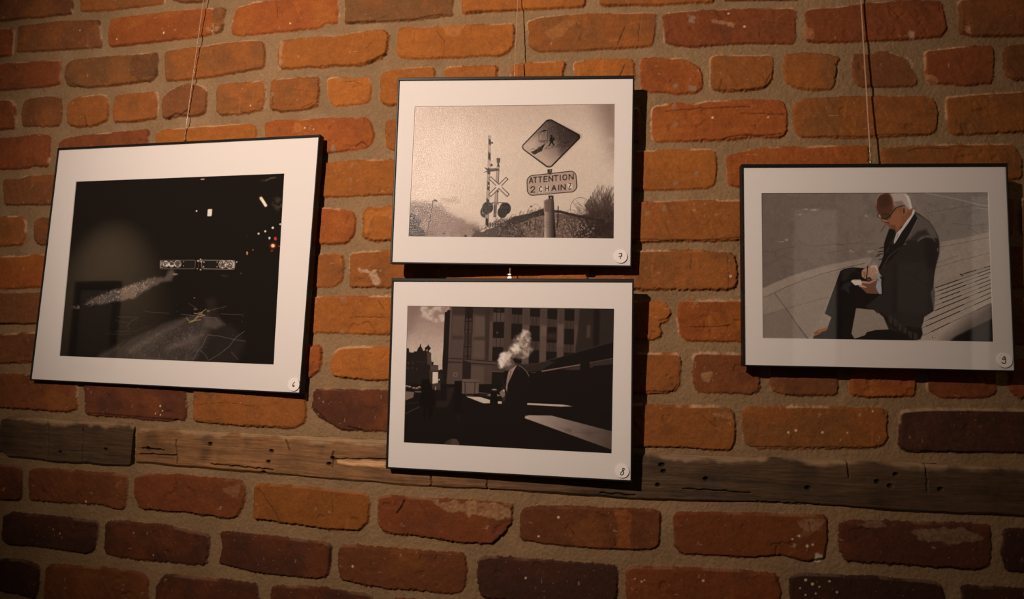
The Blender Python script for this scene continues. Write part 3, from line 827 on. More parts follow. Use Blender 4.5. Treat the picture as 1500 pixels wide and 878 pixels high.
class Canvas:
    """painter working on the sheet; coordinates are photo pixels, colours are tones as seen"""
    def __init__(self, X, Y):
        self.X, self.Y = X, Y
        self.C = np.zeros(X.shape + (3,))
    def win(self, pts, pad):
        p = np.asarray(pts, float)
        m = (self.X > p[:, 0].min() - pad) & (self.X < p[:, 0].max() + pad) & (self.Y > p[:, 1].min() - pad) & (self.Y < p[:, 1].max() + pad)
        r = np.where(m.any(1))[0]; c = np.where(m.any(0))[0]
        if len(r) == 0: return None
        return slice(r[0], r[-1] + 1), slice(c[0], c[-1] + 1)
    def mix(self, w, m, col):
        m = np.clip(m, 0, 1)[..., None]
        self.C[w] = self.C[w] * (1 - m) + np.asarray(col, float) * m
    def fill(self, col):
        self.C[:] = col
    def poly(self, pts, col, a=1.0, f=.45, tex=None, warp=0, ws=4):
        w = self.win(pts, f + 1 + warp * 2)
        if w is None: return
        X, Y = self.X[w], self.Y[w]
        if warp:
            X = X + warp * fbm(X, Y, ws, 201, 3); Y = Y + warp * fbm(X + 40, Y, ws, 205, 3)
        m = sstep(poly_sdf(X, Y, pts), -f, f) * a
        if tex:                       # (cell px, low, high, seed): break the patch up
            m = m * sstep(fbm(self.X[w], self.Y[w], tex[0], tex[3], 4), tex[1], tex[2])
        self.mix(w, m, col)
    def grad(self, pts, c0, c1, p0, p1, a=1.0, f=.45):
        w = self.win(pts, f + 1)
        if w is None: return
        X, Y = self.X[w], self.Y[w]
        d = np.array(p1, float) - p0
        t = np.clip(((X - p0[0]) * d[0] + (Y - p0[1]) * d[1]) / (d @ d), 0, 1)[..., None]
        col = np.asarray(c0, float) * (1 - t) + np.asarray(c1, float) * t
        self.mix(w, sstep(poly_sdf(X, Y, pts), -f, f) * a, col)
    def line(self, pts, wd, col, a=1.0, f=.35):
        w = self.win(pts, wd + f + 1)
        if w is None: return
        d = line_dist(self.X[w], self.Y[w], pts)
        self.mix(w, (1 - sstep(d, max(wd / 2 - f, 0), wd / 2 + f)) * a * min(1, wd / .7), col)
    def ell(self, c, rx, ry, col, a=1.0, f=.4, tex=None):
        w = self.win([(c[0] - rx, c[1] - ry), (c[0] + rx, c[1] + ry)], f + 1)
        if w is None: return
        r = np.hypot((self.X[w] - c[0]) / rx, (self.Y[w] - c[1]) / ry)
        k = f / min(rx, ry)
        m = (1 - sstep(r, 1 - k, 1 + k)) * a
        if tex:
            m = m * sstep(fbm(self.X[w], self.Y[w], tex[0], tex[3], 4), tex[1], tex[2])
        self.mix(w, m, col)
    def grain(self, s, amp, seed):
        n = vnoise(self.X, self.Y, s, seed) + .6 * fbm(self.X, self.Y, s * 6, seed + 1, 3)
        self.C *= (1 + amp * n)[..., None]
        self.C = np.clip(self.C, 2, 255)
# ---------------------------------------------------------------- the four photographs
LETTERS = {   # strokes on a unit box, y down
 'A': [[(0,1),(.5,0),(1,1)],[(.2,.68),(.8,.68)]], 'T': [[(0,0),(1,0)],[(.5,0),(.5,1)]],
 'E': [[(1,0),(.05,0),(.05,1),(1,1)],[(.05,.48),(.9,.48)]], 'N': [[(0,1),(0,0),(1,1),(1,0)]], 'I': [[(.5,0),(.5,1)]],
 'O': [[(.5,0),(.85,.12),(1,.5),(.85,.88),(.5,1),(.15,.88),(0,.5),(.15,.12),(.5,0)]],
 '2': [[(.02,.28),(.15,.06),(.5,0),(.85,.08),(.95,.3),(.8,.52),(.3,.8),(.02,1),(1,1)]],
 'C': [[(1,.2),(.8,.02),(.3,0),(0,.2),(0,.8),(.3,1),(.8,.98),(1,.8)]], 'H': [[(0,0),(0,1)],[(1,0),(1,1)],[(0,.5),(1,.5)]],
 'Z': [[(0,0),(1,0),(0,1),(1,1)]]}

def paint_crossing(cv):
    A = lambda *p: zoom(595, 150, 8.3625, p)
    B = lambda *p: zoom(745, 150, 8.3625, p)
    C = lambda *p: zoom(595, 250, 8.3625, p)
    D = lambda *p: zoom(745, 250, 8.3625, p)
    R = np.random.default_rng(3)
    INK = (27, 20, 17)
    cv.fill((203, 180, 160))
    full = [(590, 145), (910, 145), (910, 360), (590, 360)]
    cv.grad(full, (186, 160, 142), (203, 180, 160), (750, 150), (750, 205))
    cv.poly([(870, 140), (910, 140), (910, 240), (896, 215), (885, 185)], (112, 86, 74), .75, 26)
    cv.poly([(590, 140), (660, 140), (640, 200), (625, 250), (590, 300)], (178, 150, 133), .7, 30)
    cv.poly(B((1040,400),(1240,405),(1300,450),(1300,500),(1060,470)), (200, 175, 156), .4, 4, (14, -.3, .4, 5))
    cv.poly(B((1100,700),(1300,640),(1300,820),(1120,780)), (165, 138, 121), .5, 6, (16, -.3, .5, 7))
    # cloud bank low on the left
    cv.poly(C((-40,400),(330,405),(440,450),(560,520),(700,600),(900,680),(900,840),(-40,840)), (120, 93, 82), .85, 7, (16, -1.1, .0, 97), 5, 12)
    cv.poly(C((-40,380),(300,395),(300,600),(-40,600)), (98, 74, 65), .65, 7, None, 5, 10)
    cv.poly(C((420,300),(600,330),(640,380),(500,390),(400,340)), (163, 137, 121), .7, 5, (9, -.7, .2, 99), 4, 8)
    cv.poly(C((430,420),(700,520),(900,580),(850,610),(600,560),(430,480)), (194, 170, 152), .75, 4, (9, -.6, .2, 9), 4, 8)
    cv.poly(C((190,620),(420,690),(430,730),(200,660)), (150, 122, 108), .6, 3)
    cv.poly(C((100,640),(900,700),(900,840),(100,840)), (112, 86, 76), .5, 6, (18, -.4, .4, 19))
    # far tree, lamp posts, chimney
    cv.poly(C((30,540),(70,528),(105,535),(130,570),(175,595),(190,630),(170,665),(150,680),(175,710),(225,740),(235,815),(20,815)), (40, 30, 26), .95, .8, None, 2, 4)
    cv.poly(C((40,690),(230,740),(235,815),(25,815)), (58, 44, 38), .6, 2, (3, -.2, .3, 3))
    cv.line(C((330,390),(300,540),(247,812)), 1.0, (48, 36, 31))
    cv.ell(C((330,380))[0], 1.6, 1.1, INK); cv.ell(C((352,365))[0], 2.6, 1.3, INK); cv.ell(C((372,376))[0], 1.7, 1.0, INK); cv.ell(C((292,612))[0], .9, .8, INK)
    cv.line(C((458,770),(456,812)), .6, (75, 57, 50)); cv.ell(C((462,768))[0], 2.2, .7, (75, 57, 50))
    cv.poly(C((702,816),(712,795),(722,790),(728,775),(736,790),(748,800),(750,818)), (42, 32, 28))
    # wild growth behind the fence
    cv.poly(C((790,820),(840,765),(880,735),(930,745),(1000,712),(1080,690),(1160,655),(1260,620),(1345,575),(1345,830)), (66, 50, 43), .95, .8, None, 2, 5)
    cv.poly(D((-80,660),(0,600),(90,560),(250,525),(430,465),(440,560),(440,840),(-80,840)), (122, 98, 85), 1, .8)
    cv.poly(D((-80,690),(0,600),(90,562),(250,527),(430,467),(442,545),(330,570),(200,620),(60,680),(-60,735)), (52, 39, 34), .95, .6, None, 1, 3)
    cv.poly(D((-150,690),(60,660),(190,690),(220,840),(-150,840)), (58, 44, 38), .8, 3, (3.2, -.5, .2, 11))
    cv.poly(D((-150,600),(440,600),(440,840),(-150,840)), (50, 38, 33), .8, 1, (2.0, .02, .3, 12))
    cv.poly(D((-150,640),(440,600),(440,840),(-150,840)), (176, 152, 135), .6, 1, (1.8, .15, .42, 14))
    for i in range(90):
        x = R.uniform(-180, 440); y = 620 - (x + 80) * .27 + R.uniform(-20, 40)
        a = R.uniform(-2.6, -.5); l = R.uniform(20, 60)
        cv.line(D((x, y), (x + l * .6 * math.cos(a), y + l * .6 * math.sin(a)), (x + l * math.cos(a + .5), y + l * math.sin(a + .5))), .55, (58, 44, 38), .7)
    for i in range(60):
        x = R.uniform(830, 1330); y = 760 - (x - 830) * .32
        a = R.uniform(-3.0, -.6); l = R.uniform(25, 70)
        cv.line(C((x, y), (x + l * .6 * math.cos(a), y + l * .6 * math.sin(a)), (x + l * math.cos(a + .6), y + l * math.sin(a + .6))), .55, (58, 44, 38), .75)
    for i in range(150):
        x = R.uniform(-150, 430); y = R.uniform(640 - max(0, x) * .2, 830); a = R.uniform(0, 3.1)
        cv.line(D((x, y), (x + 30 * math.cos(a), y + 30 * math.sin(a)), (x + 48 * math.cos(a + .7), y + 48 * math.sin(a + .7))), .55, (50, 38, 33), .55)
    cv.line(D((335,560),(320,680),(308,830)), .9, (60, 46, 40), .8)
    # right-hand bush and bare tree
    cv.poly(D((565,520),(700,530),(860,560),(1000,520),(1300,520),(1300,840),(565,840)), (98, 76, 65), .97, 2)
    cv.poly(D((940,480),(1150,380),(1300,330),(1300,600),(940,600)), (104, 81, 70), .6, 7, (5, -.5, .2, 21))
    base = [(1170, 640), (1240, 660), (1090, 640), (1010, 620), (1290, 640)]
    for i in range(330):
        bx, by = base[i % 5]
        tx = R.uniform(930, 1330); ty = R.uniform(165, 520)
        if tx < 1080: ty = max(ty, 560 - (tx - 850) * 1.6)
        if tx < 960: ty = max(ty, 300)
        k = R.uniform(.25, .7)
        mx, my = bx + (tx - bx) * k + R.uniform(-45, 45), by + (ty - by) * k + R.uniform(-20, 20)
        cv.line(D((bx + (mx - bx) * .5, by + (my - by) * .5), (mx, my), (tx, ty)), R.uniform(.4, .75), (70, 53, 46), R.uniform(.35, .75))
        if i % 2:
            cv.line(D((mx, my), (mx + R.uniform(-60, 60), my - R.uniform(20, 90))), .5, (76, 58, 50), .6)
    for i in range(60):
        x = R.uniform(800, 960); y = R.uniform(380, 520)
        cv.line(D((x + 60, y + 40), (x + R.uniform(-20, 30), y + R.uniform(-20, 20))), .5, (84, 65, 56), .6)
    cv.poly(D((780,560),(1300,480),(1300,840),(780,840)), (50, 38, 33), .8, 8, (4, -.6, .25, 23))
    cv.poly(D((900,640),(1300,600),(1300,840),(860,840)), (46, 34, 30), .8, 8, (4, -.8, .15, 25))
    cv.poly(D((570,560),(1050,640),(1050,840),(570,840)), (158, 133, 117), .8, 2, (2.0, .0, .35, 27))
    cv.poly(D((570,560),(1300,560),(1300,840),(570,840)), (48, 36, 31), .7, 2, (1.7, .1, .38, 29))
    cv.line(D((560,500),(640,505),(730,530),(860,560),(1000,590),(1120,610)), 3.6, (50, 38, 33), 1, .6)
    for i in range(60):
        x = R.uniform(570, 1000); y = 500 + (x - 570) * .2; a = R.uniform(-2.8, -.3); l = R.uniform(15, 40)
        cv.line(D((x, y), (x + l * math.cos(a), y + l * math.sin(a))), .6, (56, 42, 37), .7)
    cv.line(D((608,440),(606,560),(596,700)), 1.6, (40, 30, 26))
    arc = [(880 + 125 * math.cos(t), 470 + 140 * math.sin(t)) for t in np.linspace(math.pi * .95, math.pi * 1.75, 16)]
    cv.line(D(*arc), .6, (70, 54, 47), .9)
    arc = [(760 + 80 * math.cos(t), 560 + 80 * math.sin(t)) for t in np.linspace(math.pi * 1.1, math.pi * 2.0, 12)]
    cv.line(D(*arc), .5, (80, 62, 54), .8); cv.line(D((785,380),(830,450),(880,500)), .5, (80, 62, 54), .9); cv.line(D((790,570),(850,640)), .5, (60, 46, 40), .9)
    cv.line(D((228,520),(235,480),(275,440),(335,410),(370,430),(405,470)), .5, (100, 80, 70), .9); cv.ell(D((275,440))[0], 1.6, 1.2, (90, 70, 62)); cv.line(D((288,445),(290,500)), .4, (110, 90, 80))
    # steel post with the sign sleeve
    cv.poly(D((488,305),(550,305),(552,380),(492,380)), (50, 38, 33)); cv.poly(D((512,325),(528,330),(528,345),(514,345)), (175, 150, 132))
    cv.grad(D((434,372),(470,354),(520,350),(555,362),(578,826),(452,826)), (176, 150, 133), (38, 28, 25), D((440,600))[0], D((560,600))[0])
    cv.poly(D((434,372),(470,354),(500,352),(505,500),(442,500)), (95, 74, 64), .75, 2)
    for y in (400, 480, 500, 632, 655, 690):
        cv.line(D((442,y),(490,y+6),(556,y)), .6, (60, 46, 40), .6)
    # signal mast and striped gate arm
    cv.poly(A((1010,405),(1040,405),(1036,878),(998,878)), (170, 146, 130)); cv.line(A((1010,405),(998,878)), .5, (110, 88, 77))
    cv.poly(C((996,0),(1028,0),(1006,690),(970,690)), (160, 136, 120)); cv.line(C((1028,0),(1006,690)), .6, (70, 54, 47)); cv.line(C((996,0),(970,690)), .5, (100, 80, 70))
    for q in (A((1012,440),(1036,462),(1036,535),(1012,512)), A((1008,603),(1035,632),(1032,718),(1006,690)), C((1000,-40),(1026,-20),(1022,46),(998,36)),
              C((998,128),(1023,155),(1021,252),(993,232)), C((988,335),(1016,365),(1013,400),(984,385)), C((975,565),(1006,592),(1002,690),(971,660))):
        cv.poly(q, INK)
    cv.ell(A((1052,497))[0], 1.6, 1.4, INK); cv.line(A((1036,497),(1052,497)), 1.6, INK); cv.ell(A((1045,768))[0], 1.9, 1.8, INK); cv.ell(C((1010,185))[0], .8, 1.2, (200, 178, 160))
    cv.poly(A((1106,690),(1112,683),(1152,685),(1148,735),(1138,750),(1120,750),(1108,735)), (52, 40, 35)); cv.poly(A((1114,695),(1124,695),(1124,735),(1114,730)), (150, 126, 111), .7)
    cv.poly(A((1120,750),(1138,750),(1146,790),(1112,790)), (60, 46, 40))
    cv.poly(A((1108,790),(1140,790),(1138,878),(1108,878)), (168, 144, 128)); cv.line(A((1138,790),(1136,878)), .7, (60, 46, 40)); cv.line(A((1110,790),(1108,878)), .5, (90, 70, 62))
    cv.poly(C((1108,0),(1138,0),(1118,400),(1080,400)), (158, 133, 117)); cv.line(C((1138,0),(1116,400)), 1.0, (60, 46, 40)); cv.line(C((1108,0),(1080,400)), .5, (90, 70, 62))
    cv.poly(C((1076,405),(1112,405),(1104,570),(1068,570)), (60, 46, 40)); cv.line(C((1094,410),(1086,565)), .7, (140, 116, 102))
    cv.poly(A((952,790),(1000,812),(1100,805),(1142,822),(1140,835),(1090,845),(1010,852),(945,860),(990,838)), (62, 48, 41), .95); cv.line(A((1010,818),(1090,818)), .8, (140, 116, 102), .8)
    cv.poly(A((1000,810),(1028,820),(1024,878),(1000,878)), INK)
    bar1 = C((1005,97),(1038,70),(1268,290),(1235,325)); bar2 = C((1005,292),(1222,78),(1255,105),(1037,325))
    for q in (bar1, bar2):
        cv.poly(q, INK)
    def inset(q, d):
        c = np.mean(q, 0); o = []
        n = len(q)
        for i in range(n):
            a, b, e = np.array(q[i - 1]), np.array(q[i]), np.array(q[(i + 1) % n])
            o.append(b + (a - b) / np.linalg.norm(a - b) * d + (e - b) / np.linalg.norm(e - b) * d)
        return o
    for q in (bar1, bar2):
        cv.poly(inset(q, 1.05), (203, 180, 161))
    cv.line(C((1105,195),(1160,195)), 3, (203, 180, 161)); cv.poly(C((1112,245),(1140,255),(1125,268),(1108,262)), INK)
    for c, rx, ry in (((998,455),68,73),((958,510),50,66),((1214,465),70,74),((1178,512),60,70)):
        cv.ell(C(c)[0], rx / 8.36, ry / 8.36, (26, 19, 16))
    cv.poly(C((1000,400),(1060,395),(1060,430),(1000,430)), INK); cv.line(C((1060,392),(1210,395)), 1.4, (70, 54, 47)); cv.poly(C((1075,385),(1138,385),(1132,418),(1075,418)), (120, 97, 85))
    cv.line(C((938,510),(952,535)), .8, (185, 160, 142), .8); cv.poly(C((970,540),(1008,540),(1006,580),(970,575)), (150, 126, 111))
    for st in LETTERS['2']:
        cv.line([C((1088 + 26 * x, 580 + 40 * y))[0] for x, y in st], .7, (45, 34, 29))
    cv.line(C((1000,655),(1200,655)), .9, INK)
    for x in (1005, 1032, 1060, 1090, 1120, 1150):
        cv.line(C((x,640),(x,690)), 1.0, INK)
    # warning diamond
    dia = rounded(B((490,188),(905,412),(500,822),(140,553)), 4.2)
    dia = rounded(dia, 1.4)
    cv.poly(dia, INK)
    ins = rounded(B((490,208),(872,418),(500,798),(160,553)), 3.4)
    cv.grad(ins, (54, 40, 35), (178, 152, 134), B((690,300))[0], B((395,660))[0], 1)
    m = cv.win(ins, 1)
    cv.poly(B((640,300),(872,418),(640,650),(600,470)), (44, 32, 28), .55, 7)
    cv.poly(B((190,540),(300,430),(380,420),(330,560)), (190, 165, 147), .5, 6)
    cv.line(B((600,300),(630,340),(632,440),(605,480)), .6, INK, .9); cv.line(B((485,320),(540,300),(600,296)), .6, INK, .8)
    cv.line(B((372,470),(372,385),(395,362)), .6, INK, .9); cv.line(B((395,362),(430,340),(478,345),(475,470)), .8, INK, .9); cv.poly(B((385,365),(430,340),(480,345),(440,360)), INK, .8)
    cv.poly(B((485,320),(600,300),(630,345),(630,440),(545,470),(485,440)), INK, .25, 2)
    for x in (380, 400, 420, 440, 460): cv.line(B((x,470),(x + 22,495)), .7, INK, .7)
    cv.line(B((372,478),(475,460)), .6, INK, .7)
    cv.ell(B((525,415))[0], 2.0, 1.7, (20, 15, 13)); cv.poly(B((505,430),(560,430),(568,460),(545,475),(545,495),(570,525),(555,532),(525,495),(502,540),(490,532),(512,480),(490,475),(505,455)), (20, 15, 13))
    cv.poly(B((452,500),(415,575),(408,600),(385,605),(318,642),(285,622),(275,603),(300,600),(345,575)), (42, 30, 26))
    for i in range(26):
        x = R.uniform(265, 560); y = 590 - (x - 265) * .17 + R.uniform(-25, 25)
        cv.line(B((x,y),(x + 18, y - 8)), .6, INK, .6)
    for x0, y0, x1 in ((560,545,740),(600,515,700),(620,490,760),(580,530,650),(680,500,750)): cv.line(B((x0,y0),(x1,y0 - 8)), .7, INK, .6)
    cv.ell(B((738,525))[0], .8, .9, INK, .8); cv.ell(B((482,230))[0], 1.0, 1.0, INK); cv.ell(B((502,785))[0], 1.7, 1.6, (60, 46, 40)); cv.ell(B((502,780))[0], .9, .7, (180, 155, 138))
    cv.poly(B((475,822),(535,818),(530,878),(478,878)), (48, 36, 31)); cv.ell(B((510,840))[0], 1.2, .8, (160, 136, 120))
    # lettered plate
    pl = rounded(rounded(D((217,62),(830,-6),(848,262),(225,316)), 5.5), 1.8)
    cv.poly(rounded(rounded(D((213,56),(834,-10),(852,268),(221,322)), 5.5), 1.8), (205, 184, 166), .5)
    cv.poly(pl, (170, 143, 126))
    inn = rounded(rounded(D((224,68),(823,2),(840,256),(232,309)), 5.2), 1.7)
    cv.line(list(inn) + [inn[0]], 1.15, (40, 30, 26))
    def letter(ch, x0, x1, yb, h, col=(34, 25, 22), wd=1.45, skew=-.085):
        for st in LETTERS[ch]:
            cv.line([D((x0 + (x1 - x0) * x, yb - h * (1 - y) + (x0 + (x1 - x0) * x) * 0 + skew * ((x1 - x0) * (x - .5))))[0] for x, y in st], wd, col)
    for ch, x0, x1 in (('A',255,298),('T',307,348),('T',366,407),('E',432,472),('N',495,540),('T',557,605),('I',625,640),('O',664,715),('N',742,792)):
        letter(ch, x0, x1, 151 - ((x0 + x1) / 2 - 275) * .086, 64)
    cv.poly(D((368,192),(418,187),(420,270),(370,276)), (208, 187, 169)); cv.poly(D((445,184),(497,179),(500,256),(448,262)), (208, 187, 169)); cv.poly(D((720,150),(776,144),(782,230),(726,237)), (208, 187, 169))
    letter('2', 272, 322, 265, 68); letter('C', 381, 408, 262, 66, wd=1.15); letter('H', 455, 488, 250, 62, wd=1.2)
    letter('A', 530, 580, 244, 62); letter('I', 606, 624, 240, 62); letter('N', 643, 694, 236, 62); letter('Z', 735, 766, 226, 70, wd=1.15)
    cv.ell(D((508,40))[0], 1.5, 1.2, (40, 30, 26)); cv.ell(D((515,283))[0], 1.5, 1.5, (40, 30, 26)); cv.ell(D((515,281))[0], .8, .8, (220, 200, 182))
    cv.grain(.9, .035, 41)

def paint_smoker(cv):
    E = lambda *p: zoom(585, 445, 7.6375, p)
    Fz = lambda *p: zoom(740, 445, 7.6375, p)
    G = lambda *p: zoom(585, 555, 7.6375, p)
    H = lambda *p: zoom(740, 555, 7.6375, p)
    BLK = (24, 18, 15)
    cv.fill(BLK)
    sky = E((60,10),(590,20),(590,300),(500,878),(60,878))
    cv.grad(sky, (132, 104, 92), (184, 159, 141), E((250,30))[0], E((250,520))[0])
    cv.poly(E((60,10),(230,10),(150,300),(60,400)), (118, 92, 81), .5, 8)
    cv.poly(E((190,40),(560,30),(540,200),(420,210),(300,160),(180,100)), (190, 167, 149), .9, 3, (9, -.25, .35, 33), 3, 9)
    cv.poly(E((250,120),(300,170),(260,150)), (170, 145, 129), .6, 2)
    # distant street
    cv.poly(E((70,500),(105,498),(112,545),(160,548),(162,535),(195,535),(205,505),(228,478),(232,450),(240,452),(243,478),(262,515),(268,530),(290,520),(283,498),(318,470),(322,455),(330,470),(352,500),(345,515),(332,520),(330,540),(355,550),(355,650),(385,655),(378,685),(435,690),(435,748),(470,735),(490,750),(490,900),(60,900)), (34, 25, 22))
    cv.poly(E((310,545),(352,552),(352,610),(362,655),(365,690),(312,680)), (74, 57, 49), .9); cv.poly(E((345,690),(435,692),(433,750),(350,760)), (80, 62, 53), .95)
    cv.poly(E((300,515),(318,510),(318,535),(300,535)), (150, 126, 111), .8)
    for x, y, w_, h_ in ((92,650,22,30),(140,650,20,30),(80,710,28,25),(135,710,20,20),(185,720,15,25)):
        cv.poly(E((x,y),(x+w_,y),(x+w_,y+h_),(x,y+h_)), (60, 46, 39), .8)
    cv.line(E((190,650),(300,655)), .8, (60, 46, 39), .8); cv.poly(E((335,730),(372,760),(372,900),(340,900)), (62, 48, 41), .8)
    cv.poly(E((372,765),(434,765),(432,906),(370,900)), (202, 180, 161)); cv.poly(E((435,775),(480,780),(480,850),(440,840)), (40, 30, 26)); cv.ell(E((444,852))[0], 1.1, 1.2, (190, 166, 148))
    # office block: shaded flank, then the front with tall window bays
    cv.poly(E((510,95),(535,88),(537,70),(575,72),(560,610),(545,900),(480,900),(482,640),(492,480),(498,300)), (30, 22, 19))
    front = E((572,33),(760,36)) + Fz((0,42),(1000,60),(1205,68),(1205,470),(780,560),(480,640),(300,690),(140,690)) + E((1250,900),(525,900),(548,610))
    cv.poly(front, (68, 52, 44))
    cv.poly(E((600,130),(735,130),(715,610),(560,610)), (84, 66, 56), .7, 3); cv.poly(E((835,120),(965,150),(958,620),(810,625)), (92, 72, 62), .85, 4)
    cv.poly(E((960,60),(1015,60),(1000,640),(958,635)), (50, 38, 33), .8, 1.5); cv.poly(E((1012,200),(1046,200),(1040,640),(1000,640)), (88, 68, 58), .8, 1.5)
    cv.poly(E((572,33),(1230,40),(1230,130),(575,130)), (48, 36, 31), .6, 4); cv.poly(E((840,370),(960,370),(960,410),(830,410)), (52, 40, 34), .7, 2.5); cv.poly(E((590,360),(715,360),(715,400),(590,400)), (52, 40, 34), .6, 2.5)
    cv.poly(E((572,33),(592,33),(560,610),(548,610)), (104, 82, 71), .55, 1)
    cv.poly(E((738,40),(825,42),(815,342),(726,338)), (34, 25, 22)); cv.poly(E((728,345),(815,346),(808,450),(724,445)), (52, 40, 34)); cv.poly(E((722,450),(808,452),(800,628),(714,622)), (34, 25, 22))
    for x0, x1, y0, y1 in ((742,770,165,192),(780,812,165,192),(740,768,205,290),(780,812,205,290),(736,766,298,332),(778,810,298,332),(730,760,455,478),(770,802,455,478),(727,758,490,582),(768,800,490,582),(725,755,592,618),(768,796,592,618)):
        cv.poly(E((x0,y0),(x1,y0),(x1-2,y1),(x0-2,y1)), (66, 50, 43), .9)
    cv.line(E((775,50),(765,620)), 1.1, (26, 19, 17))
    cv.poly(E((1055,48),(1178,50),(1176,102),(1054,100)), (30, 22, 19)); cv.poly(E((1052,103),(1176,105),(1174,203),(1050,200)), (78, 60, 51)); cv.poly(E((1048,206),(1174,208),(1168,386),(1045,382)), (28, 21, 18))
    cv.poly(E((1046,388),(1168,390),(1164,482),(1042,480)), (78, 60, 51)); cv.poly(E((1042,485),(1164,488),(1158,645),(1038,640)), (30, 22, 19))
    for x in (1090, 1135): cv.line(E((x,105),(x-8,640)), .8, (36, 27, 23))
    cv.ell(E((1095,325))[0], .7, .7, (150, 126, 110)); cv.ell(E((1112,75))[0], 1.6, 1.6, (70, 54, 46), .7)
    cv.poly(E((1178,50),(1230,50),(1230,640),(1162,640)), (72, 55, 47), .9, 1)
    cv.line(E((540,612),(720,622),(1110,655)), 1.0, (40, 30, 26)); cv.poly(E((545,618),(1110,660),(1110,680),(545,640)), (84, 65, 55), .8)
    cv.line(E((545,655),(700,660)), 1.0, (36, 27, 23)); cv.line(E((800,665),(1110,690)), 1.2, (42, 32, 27))
    cv.poly(E((548,665),(705,668),(700,900),(530,900)), (82, 64, 54), .8, 1.5); cv.poly(E((805,690),(950,700),(950,900),(800,900)), (90, 71, 60), .8, 2); cv.poly(E((950,690),(1040,700),(1030,900),(950,900)), (74, 57, 48), .8, 1)
    cv.poly(E((708,630),(802,660),(796,845),(704,845)), (38, 28, 25)); cv.poly(E((1038,760),(1166,765),(1160,900),(1032,900)), (28, 21, 18)); cv.line(E((1038,760),(1166,765)), .9, (96, 76, 65))
    cv.line(E((608,778),(645,778),(645,812),(608,812),(608,778)), .7, (130, 106, 93))
    # bays further right
    for q in (((75,50),(197,55),(195,128),(75,122)),((70,222),(192,228),(190,402),(66,402)),((278,55),(397,58),(390,152),(275,145)),((275,245),(388,250),(386,425),(270,418)),
              ((264,520),(382,522),(380,665),(262,672)),((470,60),(587,62),(583,180),(470,170)),((468,260),(580,264),(578,440),(464,436)),((460,535),(578,540),(578,605),(458,640)),
              ((665,62),(778,65),(775,195),(663,190)),((660,280),(772,285),(770,460),(656,455)),((656,545),(770,550),(770,560),(656,590))):
        cv.poly(Fz(*q), (28, 21, 18))
    for q in (((75,128),(195,132),(190,225),(72,220)),((275,152),(390,155),(388,245),(275,243)),((268,425),(385,428),(382,520),(265,518)),((470,180),(583,184),(580,260),(468,258)),((464,440),(578,444),(578,538),(462,533)),((663,196),(775,200),(772,284),(662,280)),((656,460),(770,464),(768,550),(656,545))):
        cv.poly(Fz(*q), (62, 47, 40), .9)
    for x in (108, 150, 310, 350, 500, 545, 695, 735):
        cv.line(Fz((x,60),(x-8,600)), .8, (32, 24, 20), .8)
    for x0, x1, t in ((198,274,1.),(396,466,1.),(588,658,.9),(780,835,.55)):
        cv.poly(Fz((x0,55),(x1,58),(x1-14,700),(x0-14,700)), (92, 72, 61), .85 * t, 1.2)
        cv.poly(Fz((x0,55),(x1,58),(x1,240),(x0,240)), (60, 46, 39), .6, 3)
    cv.poly(Fz((588,230),(655,230),(650,480),(580,480)), (104, 82, 70), .6, 3); cv.poly(Fz((400,260),(465,260),(460,360),(395,360)), (110, 84, 70), .6, 3)
    cv.poly(Fz((835,60),(1206,66),(1206,450),(780,560),(815,300)), (42, 32, 27), .9, 1.5); cv.poly(Fz((915,240),(955,240),(950,380),(910,380)), (84, 65, 55), .7, 2); cv.poly(Fz((990,60),(1060,62),(1050,460),(985,480)), (26, 19, 17), .8, 2); cv.poly(Fz((470,330),(578,330),(575,400),(468,400)), (64, 44, 34), .6, 3)
    # raked wall, rails and deep shade
    cv.poly(Fz((300,690),(480,640),(780,553),(1000,490),(1210,430),(1215,900),(-20,900),(-20,760)), BLK)
    cv.poly(Fz((140,680),(330,670),(480,640),(560,650),(400,750),(200,770)), (48, 37, 31), .9, 1); cv.line(Fz((300,690),(480,640),(780,553),(1000,490),(1206,432)), .6, (58, 44, 38), .8)
    cv.poly(Fz((405,750),(840,678),(842,690),(410,765)), (122, 96, 83), .95); cv.poly(Fz((640,735),(840,692),(840,740),(760,745)), (64, 48, 41), .9, 1); cv.line(Fz((290,775),(345,768)), 1.0, (84, 66, 56), .9)
    cv.poly(Fz((945,660),(1206,612),(1206,678),(985,700),(980,718),(945,718)), (58, 44, 38), .9); cv.line(Fz((945,660),(1206,612)), .7, (96, 74, 63))
    # foreground left
    cv.poly(G((50,60),(540,60),(580,140),(620,200),(1215,270),(1215,800),(40,800)), (24, 18, 15), .96, 1)
    cv.poly(G((65,140),(165,150),(155,210),(65,245)), (112, 88, 76)); cv.poly(G((165,140),(275,135),(280,158),(180,155)), (92, 72, 62))
    for x, y in ((88,88),(118,95),(165,108),(200,112),(225,100)):
        cv.ell(G((x,y))[0], 2.6, 1.7, (104, 82, 71)); cv.ell(G((x-5,y-8))[0], 1.4, .7, (170, 146, 130)); cv.ell(G((x,y+10))[0], 2.4, .7, (40, 30, 26))
    cv.poly(G((250,10),(330,0),(370,110),(420,240),(380,330),(365,430),(330,460),(320,330),(300,330),(290,450),(262,440),(270,310),(222,280),(240,200)), (17, 12, 10), .9, 1)
    cv.poly(G((365,60),(460,40),(460,130),(370,120)), (70, 54, 46), .9, 1); cv.poly(G((400,90),(412,90),(408,130),(398,130)), (170, 146, 130), .8)
    cv.line(G((60,398),(140,355),(220,318)), 1.6, (62, 48, 41), .9, .8); cv.line(G((65,280),(220,265)), .9, (50, 38, 33), .8); cv.poly(G((420,250),(560,250),(540,320),(410,320)), (50, 37, 32), .6, 3)
